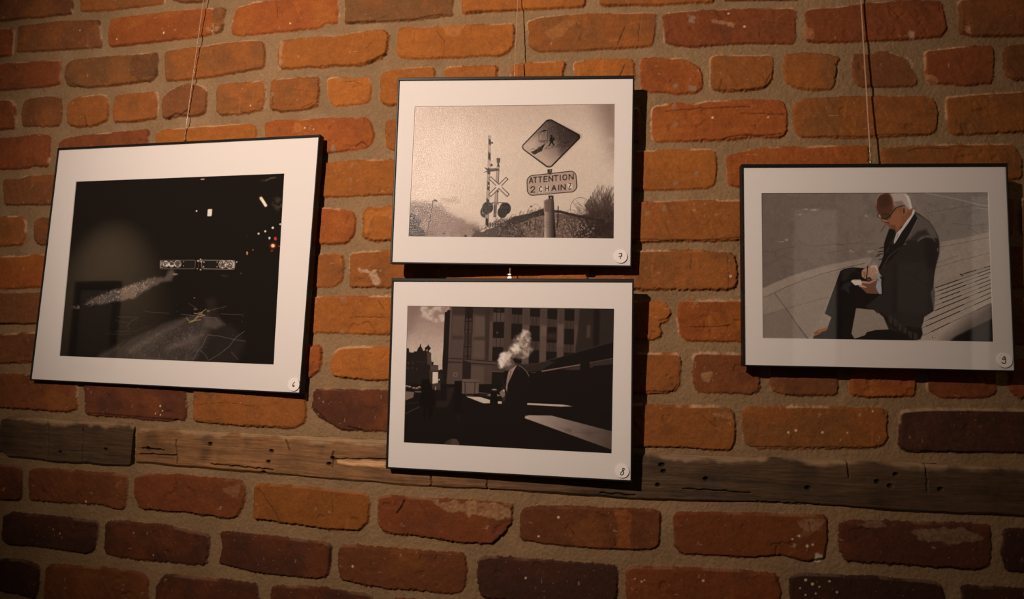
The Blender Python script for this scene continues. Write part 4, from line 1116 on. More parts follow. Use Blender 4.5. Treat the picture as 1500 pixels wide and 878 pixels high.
    cv.poly(G((530,100),(620,100),(575,250),(530,250)), (44, 33, 28), .8, 2); cv.poly(G((618,25),(700,25),(700,385),(615,385)), (20, 15, 13))
    cv.poly(G((705,5),(892,5),(886,168),(700,168)), (98, 78, 67)); cv.line(G((735,40),(735,165)), 1.3, (44, 33, 28)); cv.line(G((848,40),(842,165)), 1.2, (44, 33, 28)); cv.line(G((700,38),(890,42)), .9, (56, 43, 36)); cv.line(G((735,165),(760,190),(815,190),(830,165)), .8, (80, 62, 53))
    cv.line(G((885,155),(1010,170)), .9, (90, 70, 60)); cv.poly(G((890,160),(1020,175),(1010,205),(890,195)), (36, 27, 23))
    cv.poly(G((745,200),(905,206),(1018,240),(1014,276),(940,276)), (192, 168, 149)); cv.poly(G((1098,254),(1158,254),(1152,282),(1100,280)), (188, 163, 145))
    cv.poly(G((1018,130),(1108,130),(1100,300),(1014,300)), (20, 15, 13)); cv.ell(G((1063,128))[0], 5.6, 1.7, (48, 37, 31)); cv.ell(G((1063,122))[0], 3.4, 1.0, (150, 126, 111)); cv.poly(G((978,188),(1020,168),(1020,198)), (120, 97, 84)); cv.poly(G((1092,170),(1135,190),(1095,200)), (120, 97, 84))
    cv.poly(G((470,752),(540,690),(590,672),(640,676),(665,710),(680,756)), (78, 60, 51), .95, .8); cv.poly(G((470,752),(540,690),(580,690),(560,752)), BLK, .5, 4)
    cv.poly(G((620,420),(690,420),(670,480)), (40, 28, 25), .5, 3)
    # ledges catching the sun
    cv.poly(H((230,273),(640,290),(752,310),(620,312),(230,292)), (188, 162, 143))
    cv.grad(H((125,408),(250,416),(262,410),(518,414),(1196,590),(1192,796)), (170, 146, 129), (84, 65, 56), H((250,420))[0], H((1190,690))[0])
    cv.poly(H((560,540),(1196,600),(1194,680),(700,600)), (80, 62, 53), .45, 3, (8, -.4, .4, 37)); cv.line(H((770,605),(1050,605)), .6, (80, 62, 53), .7)
    cv.poly(H((110,390),(150,420),(300,480),(280,500),(130,440)), BLK, .0)
    # the man: dark suit, shirt front, hair, face behind the smoke
    cv.poly(Fz((148,680),(200,715),(240,755),(268,820),(280,900),(270,960),(250,1100),(230,1250),(200,1320),(-10,1320),(-40,1100),(-45,1000),(0,860),(40,745)), (26, 19, 17))
    cv.poly(Fz((-45,940),(-10,900),(20,880),(0,960),(-20,1100),(-45,1080)), (44, 33, 29), .7, 1)
    cv.poly(Fz((48,745),(90,715),(135,688),(100,745),(62,830),(28,900),(20,1000),(14,960),(25,860)), (158, 131, 115), .95); cv.line(Fz((40,760),(20,860),(10,960)), .9, (175, 150, 133), .8)
    cv.poly(Fz((60,750),(72,745),(50,850),(36,880)), (90, 70, 60), .8)
    cv.line(Fz((150,690),(200,722),(240,760),(266,812)), .8, (142, 117, 102), .85); cv.line(Fz((150,690),(160,740)), .6, (90, 70, 60), .7)
    cv.poly(Fz((0,600),(60,600),(105,640),(115,690),(60,735),(30,750),(-10,720),(-20,650)), (92, 72, 61), .95, 1)
    cv.poly(Fz((85,612),(150,605),(186,622),(180,668),(130,672),(100,655)), (26, 19, 17), 1, .8); cv.ell(Fz((222,655))[0], 1.9, 2.0, (120, 96, 83), .6); cv.ell(Fz((222,658))[0], 1.2, 1.3, (60, 46, 39), .8)
    cv.poly(G((1120,150),(1150,125),(1180,130),(1185,190),(1160,215),(1130,190)), (130, 105, 91), .9, .6); cv.ell(G((1168,132))[0], 1.3, 1.5, (185, 160, 142)); cv.poly(G((1160,210),(1195,170),(1180,250),(1160,260)), (60, 46, 40), .9, .5)
    # breath of smoke
    S = [((228,338),44,36,.8),((250,380),32,50,.7),((190,375),56,50,.7),((150,420),60,60,.65),((215,420),66,52,.7),((110,500),62,46,.9),((165,480),60,50,.75),((240,520),56,58,.75),((185,570),80,46,.75),((120,560),60,42,.75),((60,560),50,42,.85),((20,585),46,44,.85),((285,515),24,24,.4)]
    for c, rx, ry, a in S:
        q = Fz(c)[0]
        t = [(q[0] + rx / 7.64 * math.cos(k), q[1] + ry / 7.64 * math.sin(k)) for k in np.linspace(0, 6.28, 14)[:-1]]
        cv.poly(t, (186, 162, 143), a * .75, 3.4, (3.5, -.9, .0, 91), 2.2, 3)
    for c, rx, ry, a in (((1160,580),40,42,.9),((1150,640),44,48,.95),((1145,690),34,36,.95),((1190,600),44,38,.85),((1215,650),34,56,.5),((1215,570),38,30,.75)):
        q = E(c)[0]
        t = [(q[0] + rx / 7.64 * math.cos(k), q[1] + ry / 7.64 * math.sin(k)) for k in np.linspace(0, 6.28, 14)[:-1]]
        cv.poly(t, (205, 182, 163), a, 2.2, None, 2.0, 3)
    sm = Fz((30,540),(130,390),(200,310),(280,320),(300,520),(240,600),(120,610))
    cv.poly(sm, (104, 82, 70), .6, 3, (4, .0, .45, 51)); cv.poly(sm, (222, 200, 181), .7, 3, (3.2, .05, .5, 93))
    cv.poly(Fz((90,575),(190,540),(215,585),(130,612)), (84, 65, 55), .75, 2.2, None, 1.2, 3); cv.poly(Fz((235,330),(268,345),(240,420),(200,470),(180,430)), (104, 82, 70), .5, 2.2, None, 1.2, 3)
    cv.poly(Fz((55,500),(150,455),(170,530),(90,545)), (228, 207, 188), .75, 2.5, None, 1.5, 3); cv.poly(Fz((200,300),(255,306),(215,360),(170,380)), (222, 200, 181), .6, 2.2, None, 1.2, 3)
    cv.poly(E((1120,600),(1160,550),(1190,560),(1160,660),(1150,720),(1125,690)), (228, 208, 190), .7, 2, (2.5, -.4, .3, 95))
    cv.grain(.9, .05, 45)

def paint_bench(cv):
    I = lambda *p: zoom(1110, 275, 7.3167, p)
    J = lambda *p: zoom(1280, 275, 7.3167, p)
    Kk = lambda *p: zoom(1110, 385, 7.3167, p)
    Lz = lambda *p: zoom(1280, 385, 7.3167, p)
    R = np.random.default_rng(8)
    DK = (27, 21, 19)
    cv.fill((118, 99, 86))
    full = [(1105, 275), (1465, 275), (1465, 510), (1105, 510)]
    cv.grad(full, (108, 90, 79), (128, 108, 95), (1112, 300), (1330, 330))
    cv.poly(J((430,60),(1235,60),(1250,420),(700,640)), (122, 104, 92), .9, 4)
    cv.poly(full, (98, 82, 72), .35, 1, (10, .0, .5, 61)); cv.poly(full, (142, 121, 107), .3, 1, (3, .25, .6, 63))
    # pavement edge curving through
    side = Kk((20,290),(180,215),(340,150),(520,90),(700,40),(880,0),(1050,-30),(1200,-60)) + J((0,760),(420,640),(700,585),(980,540),(1250,470)) + [(1465,510),(1105,510)]
    cv.poly(side, (150, 128, 111), 1, 1.2); cv.poly(side, (132, 112, 98), .35, 1, (6, -.1, .5, 65))
    cv.line(Kk((40,386),(175,325),(300,262),(480,192),(640,135),(800,92),(960,50),(1150,5)), .8, (78, 63, 54), .9)
    cv.poly(Kk((40,390),(175,330),(300,265),(480,195),(640,140),(900,90),(840,200),(760,360),(700,560),(560,810),(40,810)), (140, 119, 104), .8, 1)
    cv.poly(Kk((40,560),(310,500),(540,815),(40,815)), (122, 103, 90), .6, 2)
    cv.line(Kk((180,325),(310,500),(440,690),(540,818)), .8, (70, 57, 49), .95); cv.line(Kk((440,690),(540,818)), 1.1, (52, 42, 37), .95); cv.line(Kk((55,570),(310,492),(760,365)), .6, (98, 81, 71), .9)
    for q in (I((400,510),(430,560),(480,605),(640,628),(760,612),(900,612),(1050,595),(1130,575)), I((740,555),(800,590),(880,605),(940,628)), I((1085,515),(1135,580)), I((1110,602),(1300,604)), I((1000,650),(1130,745)),
              I((55,685),(190,688),(240,660),(400,630)), I((55,838),(160,800),(220,750)), I((265,728),(390,785),(520,762)), I((760,700),(900,675)), I((195,690),(190,750)),
              J((540,275),(800,230),(1090,190)), J((700,640),(960,590),(1245,530)), J((660,860),(960,770),(1250,700)), J((840,380),(1070,410),(1250,385)), J((1010,430),(1130,500)), J((620,830),(900,730))):
        cv.line(q, .65, (84, 69, 60), .75)
    for c, rx, ry in (((545,232),9,1.0),((600,245),5,.8),((630,232),5,.9),((1160,302),2.6,1.8),((250,580),5,.9),((305,560),3,2),((450,290),3,.8),((1010,680),4,2),((1220,690),6,2.4),((820,625),2,.7)):
        cv.ell(I(c)[0], rx, ry, (182, 161, 145), .7, .6, (2.5, -.4, .3, 67))
    cv.line(J((560,60),(800,105),(960,140),(1120,180),(1235,200)), 1.0, (165, 146, 132), .8); cv.line(J((1130,222),(1230,232)), .9, (165, 146, 132), .7); cv.ell(J((840,200))[0], 1.4, .6, (170, 150, 136), .7); cv.line(J((1190,455),(1240,460)), .8, (165, 146, 132), .7)
    for i in range(170):
        q = (R.uniform(1116, 1300), R.uniform(300, 495)); cv.ell(q, R.uniform(.3, .7), R.uniform(.3, .5), (86, 71, 62), .5, .3)
    # slatted bench
    cv.poly(Lz((640,218),(930,128),(1256,30),(1285,430),(1240,445),(940,590),(530,805),(480,760),(500,640),(600,530)), (158, 135, 118), 1, .6)
    cv.poly(Lz((640,218),(930,128),(1256,30),(1262,70),(655,275)), (132, 112, 99), .5, 1)
    for a, b in (((925,130),(1257,34)),((652,273),(1258,66)),((655,318),(1259,100)),((656,362),(1224,152)),((655,410),(1262,180)),((645,466),(1264,222)),((640,520),(1266,266)),((535,634),(1268,316)),((518,702),(1270,366)),((524,785),(1242,442))):
        a, b = np.array(a, float), np.array(b, float)
        cv.line(Lz(a, b), .55, (52, 43, 38), .95)
        k0 = R.uniform(.0, .15); k1 = R.uniform(.4, .62); k2 = R.uniform(.75, .85)
        cv.line(Lz(a + (b - a) * k0, a + (b - a) * k1), 1.25, (38, 30, 27), 1); cv.line(Lz(a + (b - a) * k2, b), 1.2, (38, 30, 27), .9)
    cv.grad(Lz((500,805),(530,790),(940,592),(1240,445),(1285,420),(1290,600),(1080,700),(820,836),(540,840)), (162, 138, 121), (92, 74, 64), Lz((850,640))[0], Lz((960,760))[0])
    cv.poly(Lz((815,840),(880,790),(1080,690),(1290,592),(1295,860),(815,860)), (27, 21, 19), 1, 2.2)
    cv.ell(Lz((642,798))[0], 2.4, 1.8, (96, 80, 70)); cv.ell(Lz((645,795))[0], 1.3, 1.1, (190, 170, 154)); cv.line(Lz((925,125),(955,138)), 1.4, DK)
    # trousers and shoes
    cv.poly(Kk((885,90),(930,65),(1020,50),(1150,60),(1200,150),(1330,330),(1330,505),(1240,495),(1110,488),(1085,570),(1048,760),(1078,826),(590,820),(600,785),(650,770),(750,690),(790,585),(718,545),(770,400),(830,240)), (25, 19, 18), 1, .5)
    cv.poly(Kk((890,90),(1020,52),(1060,70),(1000,110),(960,180),(900,200)), (44, 37, 35), .7, 2); cv.poly(Kk((885,290),(920,235),(980,205),(1005,230),(975,260),(985,330),(930,290)), (48, 45, 46), .75, 1.5)
    cv.line(Kk((1020,60),(1080,110),(1130,150)), .8, (56, 47, 43), .6); cv.line(Kk((890,160),(800,370),(725,540)), .5, (60, 50, 46), .5)
    cv.poly(Kk((600,752),(640,722),(700,704),(755,690),(740,725),(680,745),(650,770),(610,772)), (152, 88, 50), 1, .5); cv.poly(Kk((600,752),(640,735),(660,760),(610,772)), (105, 58, 34), .7, 1)
    cv.poly(Kk((1100,826),(1190,790),(1225,778),(1245,745),(1330,722),(1330,830)), (27, 21, 19), 1, .5)
    # pavement seen under the seat
    cv.poly(Lz((-60,505),(0,505),(50,545),(105,585),(130,640),(160,716),(100,716),(0,745),(-60,770)), (138, 117, 103), .0)
    # jacket
    jack = J((440,258),(480,275),(530,312),(600,368),(650,440),(690,520),(702,590),(702,690),(690,740),(660,860)) + Lz((668,30),(648,140),(640,250),(655,330),(650,430),(640,520),(540,582),(530,640),(512,690),(525,760),(500,815),(430,838),(380,838),(330,790),(200,700),(100,600),(20,510),(-90,470),(0,400),(80,330),(78,150),(40,60)) + J((60,860),(95,700),(108,600),(135,520),(165,440),(225,450),(330,400),(400,300))
    cv.poly(jack, (44, 36, 32), 1, .5)
    cv.poly(J((445,268),(530,318),(600,372),(655,450),(688,540),(640,545),(560,528),(480,560),(420,560),(360,560),(330,588),(400,470),(465,335)), (96, 82, 73), .9, 2.2)
    cv.poly(J((470,470),(560,450),(600,510),(520,520),(460,560),(380,560)), (46, 38, 34), .85, 3); cv.line(J((468,578),(510,545),(570,525),(630,540),(655,575)), .9, (140, 122, 110), .75); cv.line(J((325,588),(380,520),(440,400),(470,340)), .7, (140, 122, 110), .7)
    cv.poly(J((540,545),(620,545),(660,600),(700,600),(690,740),(650,860),(560,860)), (34, 27, 24), .8, 4); cv.ell(J((685,665))[0], 1.3, 3, (110, 94, 84), .7)
    cv.poly(Lz((200,0),(560,0),(600,280),(560,560),(420,560),(240,500)), (55, 46, 42), .55, 6); cv.poly(Lz((200,0),(260,0),(250,560),(190,540)), (34, 27, 25), .6, 3); cv.poly(Lz((610,320),(650,240),(655,420),(640,520)), (112, 96, 86), .7, 1)
    cv.line(Lz((360,100),(500,200),(600,260),(560,290)), .8, (30, 24, 22), .6); cv.poly(J((435,285),(468,330),(445,365),(330,590),(200,760),(70,880),(40,880),(110,700),(165,600),(215,610)), (30, 24, 22), 1, .6)
    cv.line(J((215,450),(190,560),(135,690)), .9, (120, 104, 94), .8); cv.line(J((280,640),(160,740),(95,860)), .6, (110, 95, 86), .8); cv.poly(J((318,600),(350,598),(348,612),(320,612)), (110, 95, 85), .8)
    cv.poly(J((165,440),(228,450),(215,520),(130,700),(100,840),(60,870),(100,700),(115,600)), (28, 22, 20), 1, .6)
    # seat front with block ends, under the jacket hem
    cv.poly(Lz((20,505),(110,560),(300,680),(500,700),(525,760),(500,820),(430,838),(160,720)), (30, 24, 21), .9, 1)
    for x, y in ((160,565),(212,595),(262,640),(315,680),(370,725),(430,745)):
        cv.poly(Lz((x,y),(x+38,y+22),(x+36,y+100),(x,y+75)), (62, 51, 44), .8, .6)
    cv.line(Lz((320,670),(510,590)), .7, (56, 47, 42), .7); cv.line(Lz((400,720),(520,650)), .7, (56, 47, 42), .7)
    cv.poly(Lz((-190,490),(-40,495),(20,512),(105,585),(158,716),(90,716),(0,742),(-90,790),(-200,826),(-240,760)), (140, 119, 104), 1, .5)
    cv.poly(Lz((-240,826),(-130,790),(-95,778),(-75,745),(20,722),(158,716),(350,760),(420,838)), (27, 21, 19), 1, .5)
    cv.line(Lz((-130,490),(-60,497),(0,500),(40,540)), 1.4, DK, .9)
    # raised sleeve, cuffs, hands, note pad
    cv.poly(J((62,640),(108,612),(105,720),(80,800),(50,860),(45,830),(0,790),(-40,850),(-60,880),(-20,760)), (126, 108, 97), 1, .6)
    for q in (((65,650),(105,640)),((50,690),(100,680)),((40,715),(95,710)),((20,735),(60,730)),((60,775),(95,760))): cv.line(J(*q), 1.6, (40, 33, 30), .85)
    cv.poly(Kk((1195,60),(1215,30),(1270,30),(1292,70),(1285,110),(1260,120)), (196, 166, 146), 1, .6)
    cv.poly(Kk((1120,80),(1150,62),(1200,50),(1250,48),(1285,85),(1262,120),(1220,150),(1170,160),(1150,175),(1118,150),(1112,110)), (178, 130, 104), 1, .6)
    cv.poly(Kk((1125,100),(1150,90),(1160,150),(1140,165)), (125, 82, 60), .7, 1.2); cv.line(Kk((1200,90),(1185,150)), .8, (120, 78, 58), .7); cv.line(Kk((1230,80),(1210,145)), .7, (130, 88, 66), .6)
    cv.poly(Kk((1085,250),(1108,215),(1110,195),(1190,205),(1230,180),(1280,175),(1300,190),(1290,335),(1170,330),(1130,290)), (112, 72, 54), 1, .6); cv.poly(Kk((1108,195),(1200,205),(1260,178),(1280,185),(1200,225),(1110,220)), (185, 138, 112), .9, .8); cv.poly(Kk((1080,238),(1110,235),(1172,262),(1160,270),(1090,258)), (190, 145, 120), .9, .6)
    cv.poly(Kk((1170,170),(1215,172),(1200,195),(1165,190)), (120, 62, 44), .9, .5)
    cv.poly(Kk((998,200),(1020,183),(1100,182),(1112,205),(1115,238),(1042,243)), (208, 188, 172), 1, .5); cv.poly(Kk((1020,183),(1100,181),(1085,192),(1030,195)), (196, 150, 112), .8, .5)
    cv.line(Kk((1176,36),(1172,110),(1162,195)), 1.5, (34, 27, 26)); cv.ell(Kk((1176,50))[0], 1.1, 1.8, (34, 27, 26))
    cv.poly(Lz((30,125),(60,115),(88,150),(82,200),(60,190)), (150, 140, 136), .9, .6); cv.poly(Lz((20,260),(38,190),(70,200),(82,260),(86,335),(55,335)), (150, 146, 152), 1, .6)
    cv.poly(Lz((60,150),(90,200),(86,340),(100,340),(110,150)), (30, 24, 22), .9, .6)
    # head
    head = J((200,48),(340,60),(372,95),(390,150),(405,200),(435,235),(400,300),(360,345),(320,390),(285,430),(262,470),(240,490),(225,450),(190,440),(165,432),(152,408),(125,385),(118,372),(88,372),(72,350),(78,325),(50,300),(32,240),(22,180),(35,120),(70,75),(120,50))
    cv.poly(head, (128, 78, 54), 1, .5)
    cv.poly(J((30,240),(22,180),(35,120),(70,75),(130,60),(190,80),(205,160),(200,260),(130,290),(60,290)), (84, 48, 33), .95, 2.5); cv.poly(J((55,100),(100,75),(160,80),(190,160),(120,220),(50,200)), (64, 38, 27), .7, 3)
    cv.poly(J((170,62),(300,45),(342,62),(372,95),(390,150),(412,215),(380,240),(350,205),(300,195),(240,210),(215,180),(200,110)), (172, 150, 136), .95, 2)
    cv.poly(J((215,150),(300,140),(350,205),(300,195),(240,212)), (120, 98, 86), .8, 2); cv.poly(J((330,60),(375,95),(395,150),(410,220),(395,230),(370,160)), (205, 188, 174), .9, 1.2)
    cv.line(J((25,190),(25,130),(60,78),(120,55)), 1.0, (170, 146, 130), .8)
    cv.ell(J((325,250))[0], 3.6, 7.0, (142, 90, 64)); cv.ell(J((322,250))[0], 1.6, 4.2, (72, 42, 30), .9); cv.line(J((330,200),(350,220),(348,270)), .8, (176, 122, 92), .8)
    cv.poly(J((190,290),(260,240),(300,300),(290,400),(250,440),(190,420),(160,360)), (150, 92, 62), .7, 3); cv.poly(J((170,400),(230,400),(240,460),(190,440)), (96, 58, 41), .7, 2)
    cv.poly(J((60,290),(180,270),(180,320),(130,350),(90,340)), (70, 42, 31), .8, 2); cv.line(J((118,378),(150,372),(165,385)), 1.0, (60, 36, 28), .9); cv.line(J((95,345),(140,360)), .9, (190, 150, 125), .8)
    cv.line(J((330,196),(300,196),(265,205),(235,220),(205,260),(170,310),(130,338)), 1.35, (36, 28, 25)); cv.line(J((130,338),(85,330),(40,312),(35,298),(60,282)), .9, (40, 31, 27)); cv.poly(J((48,300),(62,285),(78,320),(60,318)), (170, 150, 136), .8, .4); cv.line(J((90,280),(150,285),(175,300)), 1.3, (44, 28, 22), .8)
    cv.line(J((126,396),(100,436),(75,476)), 1.1, (70, 58, 52)); cv.ell(J((120,404))[0], 1.0, .8, (120, 60, 40))
    cv.poly(J((420,230),(440,240),(436,275),(370,380),(300,475),(250,560),(220,605),(214,580),(232,520),(242,490),(300,430),(360,345),(405,290)), (192, 174, 161), 1, .5)
    cv.poly(J((250,490),(270,500),(240,560),(222,590)), (150, 134, 123), .8, .6)
    cv.grain(.9, .05, 49)

def paint_road(cv):
    Mm = lambda *p: zoom(85, 250, 5.853, p)
    N = lambda *p: zoom(250, 250, 5.853, p)
    O = lambda *p: zoom(80, 390, 5.853, p)
    Q = lambda *p: zoom(240, 390, 5.853, p)
    R = np.random.default_rng(12)
    cv.fill((22, 17, 14))
    # snow bank along the kerb
    cv.poly(O((260,330),(300,285),(420,240),(570,190),(720,140),(860,95),(950,92)) + Q((60,20),(100,60),(60,120),(0,140)) + O((930,135),(850,170),(760,220),(690,270),(570,295),(420,320),(330,330)), (98, 82, 72), .8, 3, None, 3, 6)
    cv.poly(O((280,320),(420,230),(560,190),(860,100),(850,150),(690,260),(420,325)), (150, 132, 120), .8, 2, (2.0, .0, .4, 71))
    cv.poly(O((560,200),(700,150),(680,270),(570,295)), (140, 112, 92), .5, 3)
    cv.poly(O((130,340),(215,335),(215,365),(150,370)), (130, 115, 105), .7, 1, (2.0, -.2, .3, 73))
    for i in range(60):
        t = R.uniform(0, 1); q = O((280 + 580 * t, 310 - 190 * t + R.uniform(-35, 45)))[0]
        cv.ell(q, R.uniform(.3, .7), R.uniform(.3, .6), (186, 166, 150), .7, .3)
    # tarmac in the lamp light
    cv.poly(Q((200,430),(380,400),(420,520),(380,640),(300,770),(240,860),(-150,860),(-600,860),(-560,760),(-330,640),(-100,540),(0,490)), (64, 54, 48), .85, 4)
    cv.poly(Q((-150,600),(350,560),(300,800),(-250,820)), (82, 70, 62), .6, 8, (14, -.4, .4, 75))
    cv.poly(Q((-330,720),(-100,590),(60,510),(200,450),(150,500),(-40,600),(-260,760)), (92, 78, 69), .6, 4); cv.poly(Q((0,700),(150,640),(340,570),(360,590),(160,690),(20,730)), (98, 83, 74), .6, 4)
    cv.line(O((560,690),(680,600),(790,530),(900,460)), 2.2, (30, 23, 20), .9, 1.2); cv.line(O((420,770),(560,690)), 1.2, (80, 66, 58), .5, 1)
    cv.poly(Q((-150,560),(400,480),(420,640),(280,800),(-400,830)), (130, 113, 102), .45, 3, (1.6, .15, .5, 77))
    cv.poly(Q((380,480),(420,460),(600,520),(700,650),(620,830),(240,830),(330,680)), (44, 36, 32), .7, 6)
    cv.poly(Q((350,440),(470,440),(520,500),(440,540),(340,520)), (86, 73, 64), .75, 4); cv.poly(Q((360,280),(440,270),(470,440),(370,440)), (50, 37, 30), .6, 5)
    for q, a in ((Q((370,600),(340,670),(300,720),(245,810)), .8), (Q((310,720),(360,765),(375,800)), .7), (Q((370,590),(470,600),(600,630),(700,645)), .7), (Q((380,810),(470,760),(560,690),(620,610),(690,560)), .75), (Q((575,735),(640,805)), .6),
                 (Q((350,440),(450,445),(460,470)), .7), (Q((150,412),(250,425),(350,440)), .7), (Q((380,560),(360,530)), .5), (Q((490,410),(680,418)), .6), (Q((390,380),(540,345)), .6), (Q((215,320),(290,370)), .5),
                 (O((530,435),(700,440)), .5), (O((520,560),(610,560),(640,540),(620,510),(660,470),(720,440)), .5), (O((440,580),(560,585),(650,580)), .4), (O((520,460),(560,480),(640,490)), .4), (O((760,380),(820,395),(980,405)), .5), (O((640,560),(700,560),(800,510)), .4)):
        cv.line(q, .75, (112, 96, 86), a)
    for i in range(150):
        q = Q((R.uniform(-500, 700), R.uniform(330, 820)))[0]; cv.ell(q, R.uniform(.25, .6), R.uniform(.25, .5), (120, 102, 90), R.uniform(.3, .8), .3)
    for st in (((195,445),(215,470),(240,480),(320,400),(360,370)), ((215,485),(260,470),(290,440),(345,420)), ((260,405),(300,410),(350,425)), ((235,470),(315,460)), ((300,400),(330,395),(320,420))):
        cv.line(Q(*st), 1.1, (150, 124, 84), .85, .5)
    cv.ell(Q((270,370))[0], 2.4, 1.4, (120, 104, 94), .7, 1); cv.ell(Q((380,385))[0], 2.6, 1.6, (120, 104, 94), .7, 1); cv.line(O((150,500),(260,440)), .5, (30, 23, 20), 0)
    # oncoming car: two grille halves with paired lamps
    ln = (122, 106, 96)
    cv.poly(N((-85,765),(215,765),(215,845),(-85,845)), (30, 24, 21)); cv.poly(N((265,765),(552,765),(552,848),(265,848)), (30, 24, 21))
    cv.line(N((-88,770),(205,768),(212,778),(208,835),(196,842),(-85,842),(-92,830),(-88,770)), .8, ln, .75); cv.line(N((272,768),(545,772),(552,800),(545,842),(530,848),(280,842),(266,828),(264,785),(272,768)), 1.0, (150, 132, 120), .8)
    for c, r, b in (((-42,802),26,.9), ((8,804),24,.7), ((60,800),29,.9), ((445,805),33,1.), ((508,806),36,1.)):
        q = N(c)[0]
        cv.ell(q, r / 5.85, r / 5.85, (92, 78, 70), b); 
        ring = [(q[0] + r / 5.85 * math.cos(t), q[1] + r / 5.85 * math.sin(t)) for t in np.linspace(0, 6.29, 20)]
        cv.line(ring, .8, (190, 170, 155), .8)
        cv.ell(q, r / 5.85, r / 5.85, (215, 198, 182), .9, .4, (2.2, .0, .35, 80 + r)); cv.ell(q, 1.1, 1.1, (40, 32, 28), .7)
    cv.poly(N((-92,775),(-66,780),(-66,835),(-90,835)), (170, 150, 136), .8, .5, (2, -.2, .2, 79)); cv.poly(N((530,780),(548,785),(545,835),(530,838)), (205, 188, 172), .7, .5)
    for x, y, r in ((240,775,1.5),(257,763,1.3),(257,850,1.2),(228,843,.8),(285,785,1.0),(282,825,1.0),(111,782,.6),(110,818,.6),(398,785,.7),(397,826,.8),(566,785,1.1),(230,775,1.),(262,780,1.4)):
        cv.ell(N((x,y))[0], r, r, (200, 176, 158), .85, .5)
    cv.line(N((240,770),(238,845)), .9, (90, 74, 66), .6); cv.ell(Q((98,70))[0], 3.6, 1.2, (160, 142, 130), .8, .8); cv.poly(Q((490,75),(550,75),(555,95),(500,95)), (62, 48, 44), .8, 1, (1.6, -.3, .3, 81)); cv.ell(Q((262,273))[0], 1.2, .8, (150, 118, 100), .8); cv.ell(Q((662,62))[0], .8, .8, (120, 90, 82), .8)
    # street lamps and tail lights
    cv.poly(N((318,335),(325,330),(352,330),(356,336),(352,385),(345,392),(318,392),(314,386)), (222, 204, 186), 1, .8)
    cv.line(N((773,236),(790,262),(815,300)), 5.2, (120, 84, 60), .7, 1.5); cv.line(N((775,238),(793,264),(814,298)), 4.0, (240, 222, 196), 1, .8); cv.ell(N((777,240))[0], 2.0, 2.0, (225, 180, 140), .6, 1.2)
    cv.line(N((262,75),(286,74)), 1.6, (200, 180, 162), .9, .6); cv.ell(N((222,347))[0], 1.2, 1.2, (225, 200, 175), 1, .6)
    cv.line(N((815,85),(860,65),(895,60)), 2.0, (92, 76, 56), .8, 1.2); cv.ell(N((790,85))[0], 3, 1.5, (56, 46, 36), .7, 1.5)
    cv.ell(N((920,285))[0], 8.5, 10, (66, 54, 40), .8, 3, (3, -.5, .2, 83))
    for x, y, r, c in ((754,541,1.5,(225,195,155)),(811,521,1.5,(225,200,165)),(875,491,1.7,(232,208,172)),(940,460,1.4,(220,190,160)),(847,579,1.5,(205,205,205)),(655,705,1.2,(215,140,90)),(656,718,.9,(190,110,70)),(706,681,1.0,(170,90,55)),(930,649,1.0,(190,80,50)),(653,556,.5,(80,64,56))):
        cv.ell(N((x,y))[0], r, r * (1.25 if c[0] < 216 and c[1] > 200 else 1), c, 1, .7)
    cv.ell(N((655,708))[0], .9, 2.4, (215, 140, 90), .9, .6)
    cv.ell(N((898,584))[0], 2.1, 2.6, (205, 58, 26), 1, .8); cv.ell(N((877,645))[0], 4.6, 4.2, (150, 48, 20), .8, 2.2); cv.ell(N((877,645))[0], 2.6, 2.4, (255, 205, 165), 1, .9); cv.ell(N((868,688))[0], 1.8, 1.2, (165, 52, 24), .9, .8)
    cv.grain(.9, .07, 53)

build_frame(6, paint_road, ((206, 188, 172), (224, 208, 194)), 'matte', 'largest black framed picture, a dark night road with oncoming headlights, hung at the left')
build_frame(7, paint_crossing, ((222, 206, 192), (214, 196, 180)), 'lustre', 'upper middle framed picture of a rail crossing signal and a lettered warning sign')
build_frame(8, paint_smoker, ((212, 194, 178), (206, 186, 168)), 'matte', 'lower middle framed picture of a suited man breathing smoke before a dark building')
build_frame(9, paint_bench, ((208, 188, 172), (168, 146, 130)), 'matte', 'framed picture at the right of an elderly man writing on a slatted bench')
# ---------------------------------------------------------------- hanging lines
def clear_line():
    m, nt, b = nodes('clear_nylon')
    b.inputs['Base Color'].default_value = (.80, .56, .38, 1)
    b.inputs['Roughness'].default_value = .25
    b.inputs['IOR'].default_value = 1.45
    b.inputs['Transmission Weight'].default_value = .72
    return m
MAT['nylon'] = clear_line()
def tube(name, pts, r, mat, parent=None, n=10):
    pts = [np.array(p, float) for p in pts]; V, Fc = [], []
    for i, p in enumerate(pts):
        d = pts[min(i + 1, len(pts) - 1)] - pts[max(i - 1, 0)]; d /= np.linalg.norm(d)
        a = np.cross(d, [0, 1, .01]); a /= np.linalg.norm(a); b = np.cross(d, a)
        for k in range(n):
            t = 2 * math.pi * k / n; V.append(p + r * (a * math.cos(t) + b * math.sin(t)))
    for i in range(len(pts) - 1):
        for k in range(n):
            j = (k + 1) % n; Fc.append((i * n + k, i * n + j, (i + 1) * n + j, (i + 1) * n + k))
    Fc += [tuple(range(n)), tuple(range((len(pts) - 1) * n, len(pts) * n))]
    return pydata(name, V, Fc, mat, parent, True)

def box_bm(c, s, bev):
    bm = bmesh.new(); bmesh.ops.create_cube(bm, size=1)
    bmesh.ops.scale(bm, vec=s, verts=bm.verts); bmesh.ops.translate(bm, vec=c, verts=bm.verts)
    if bev: bmesh.ops.bevel(bm, geom=list(bm.edges), offset=bev, segments=2, affect='EDGES')
    return bm
def from_bm(name, bm, mat, parent):
    me = bpy.data.meshes.new(name); bm.to_mesh(me); bm.free()
    return link(name, me, mat, parent)

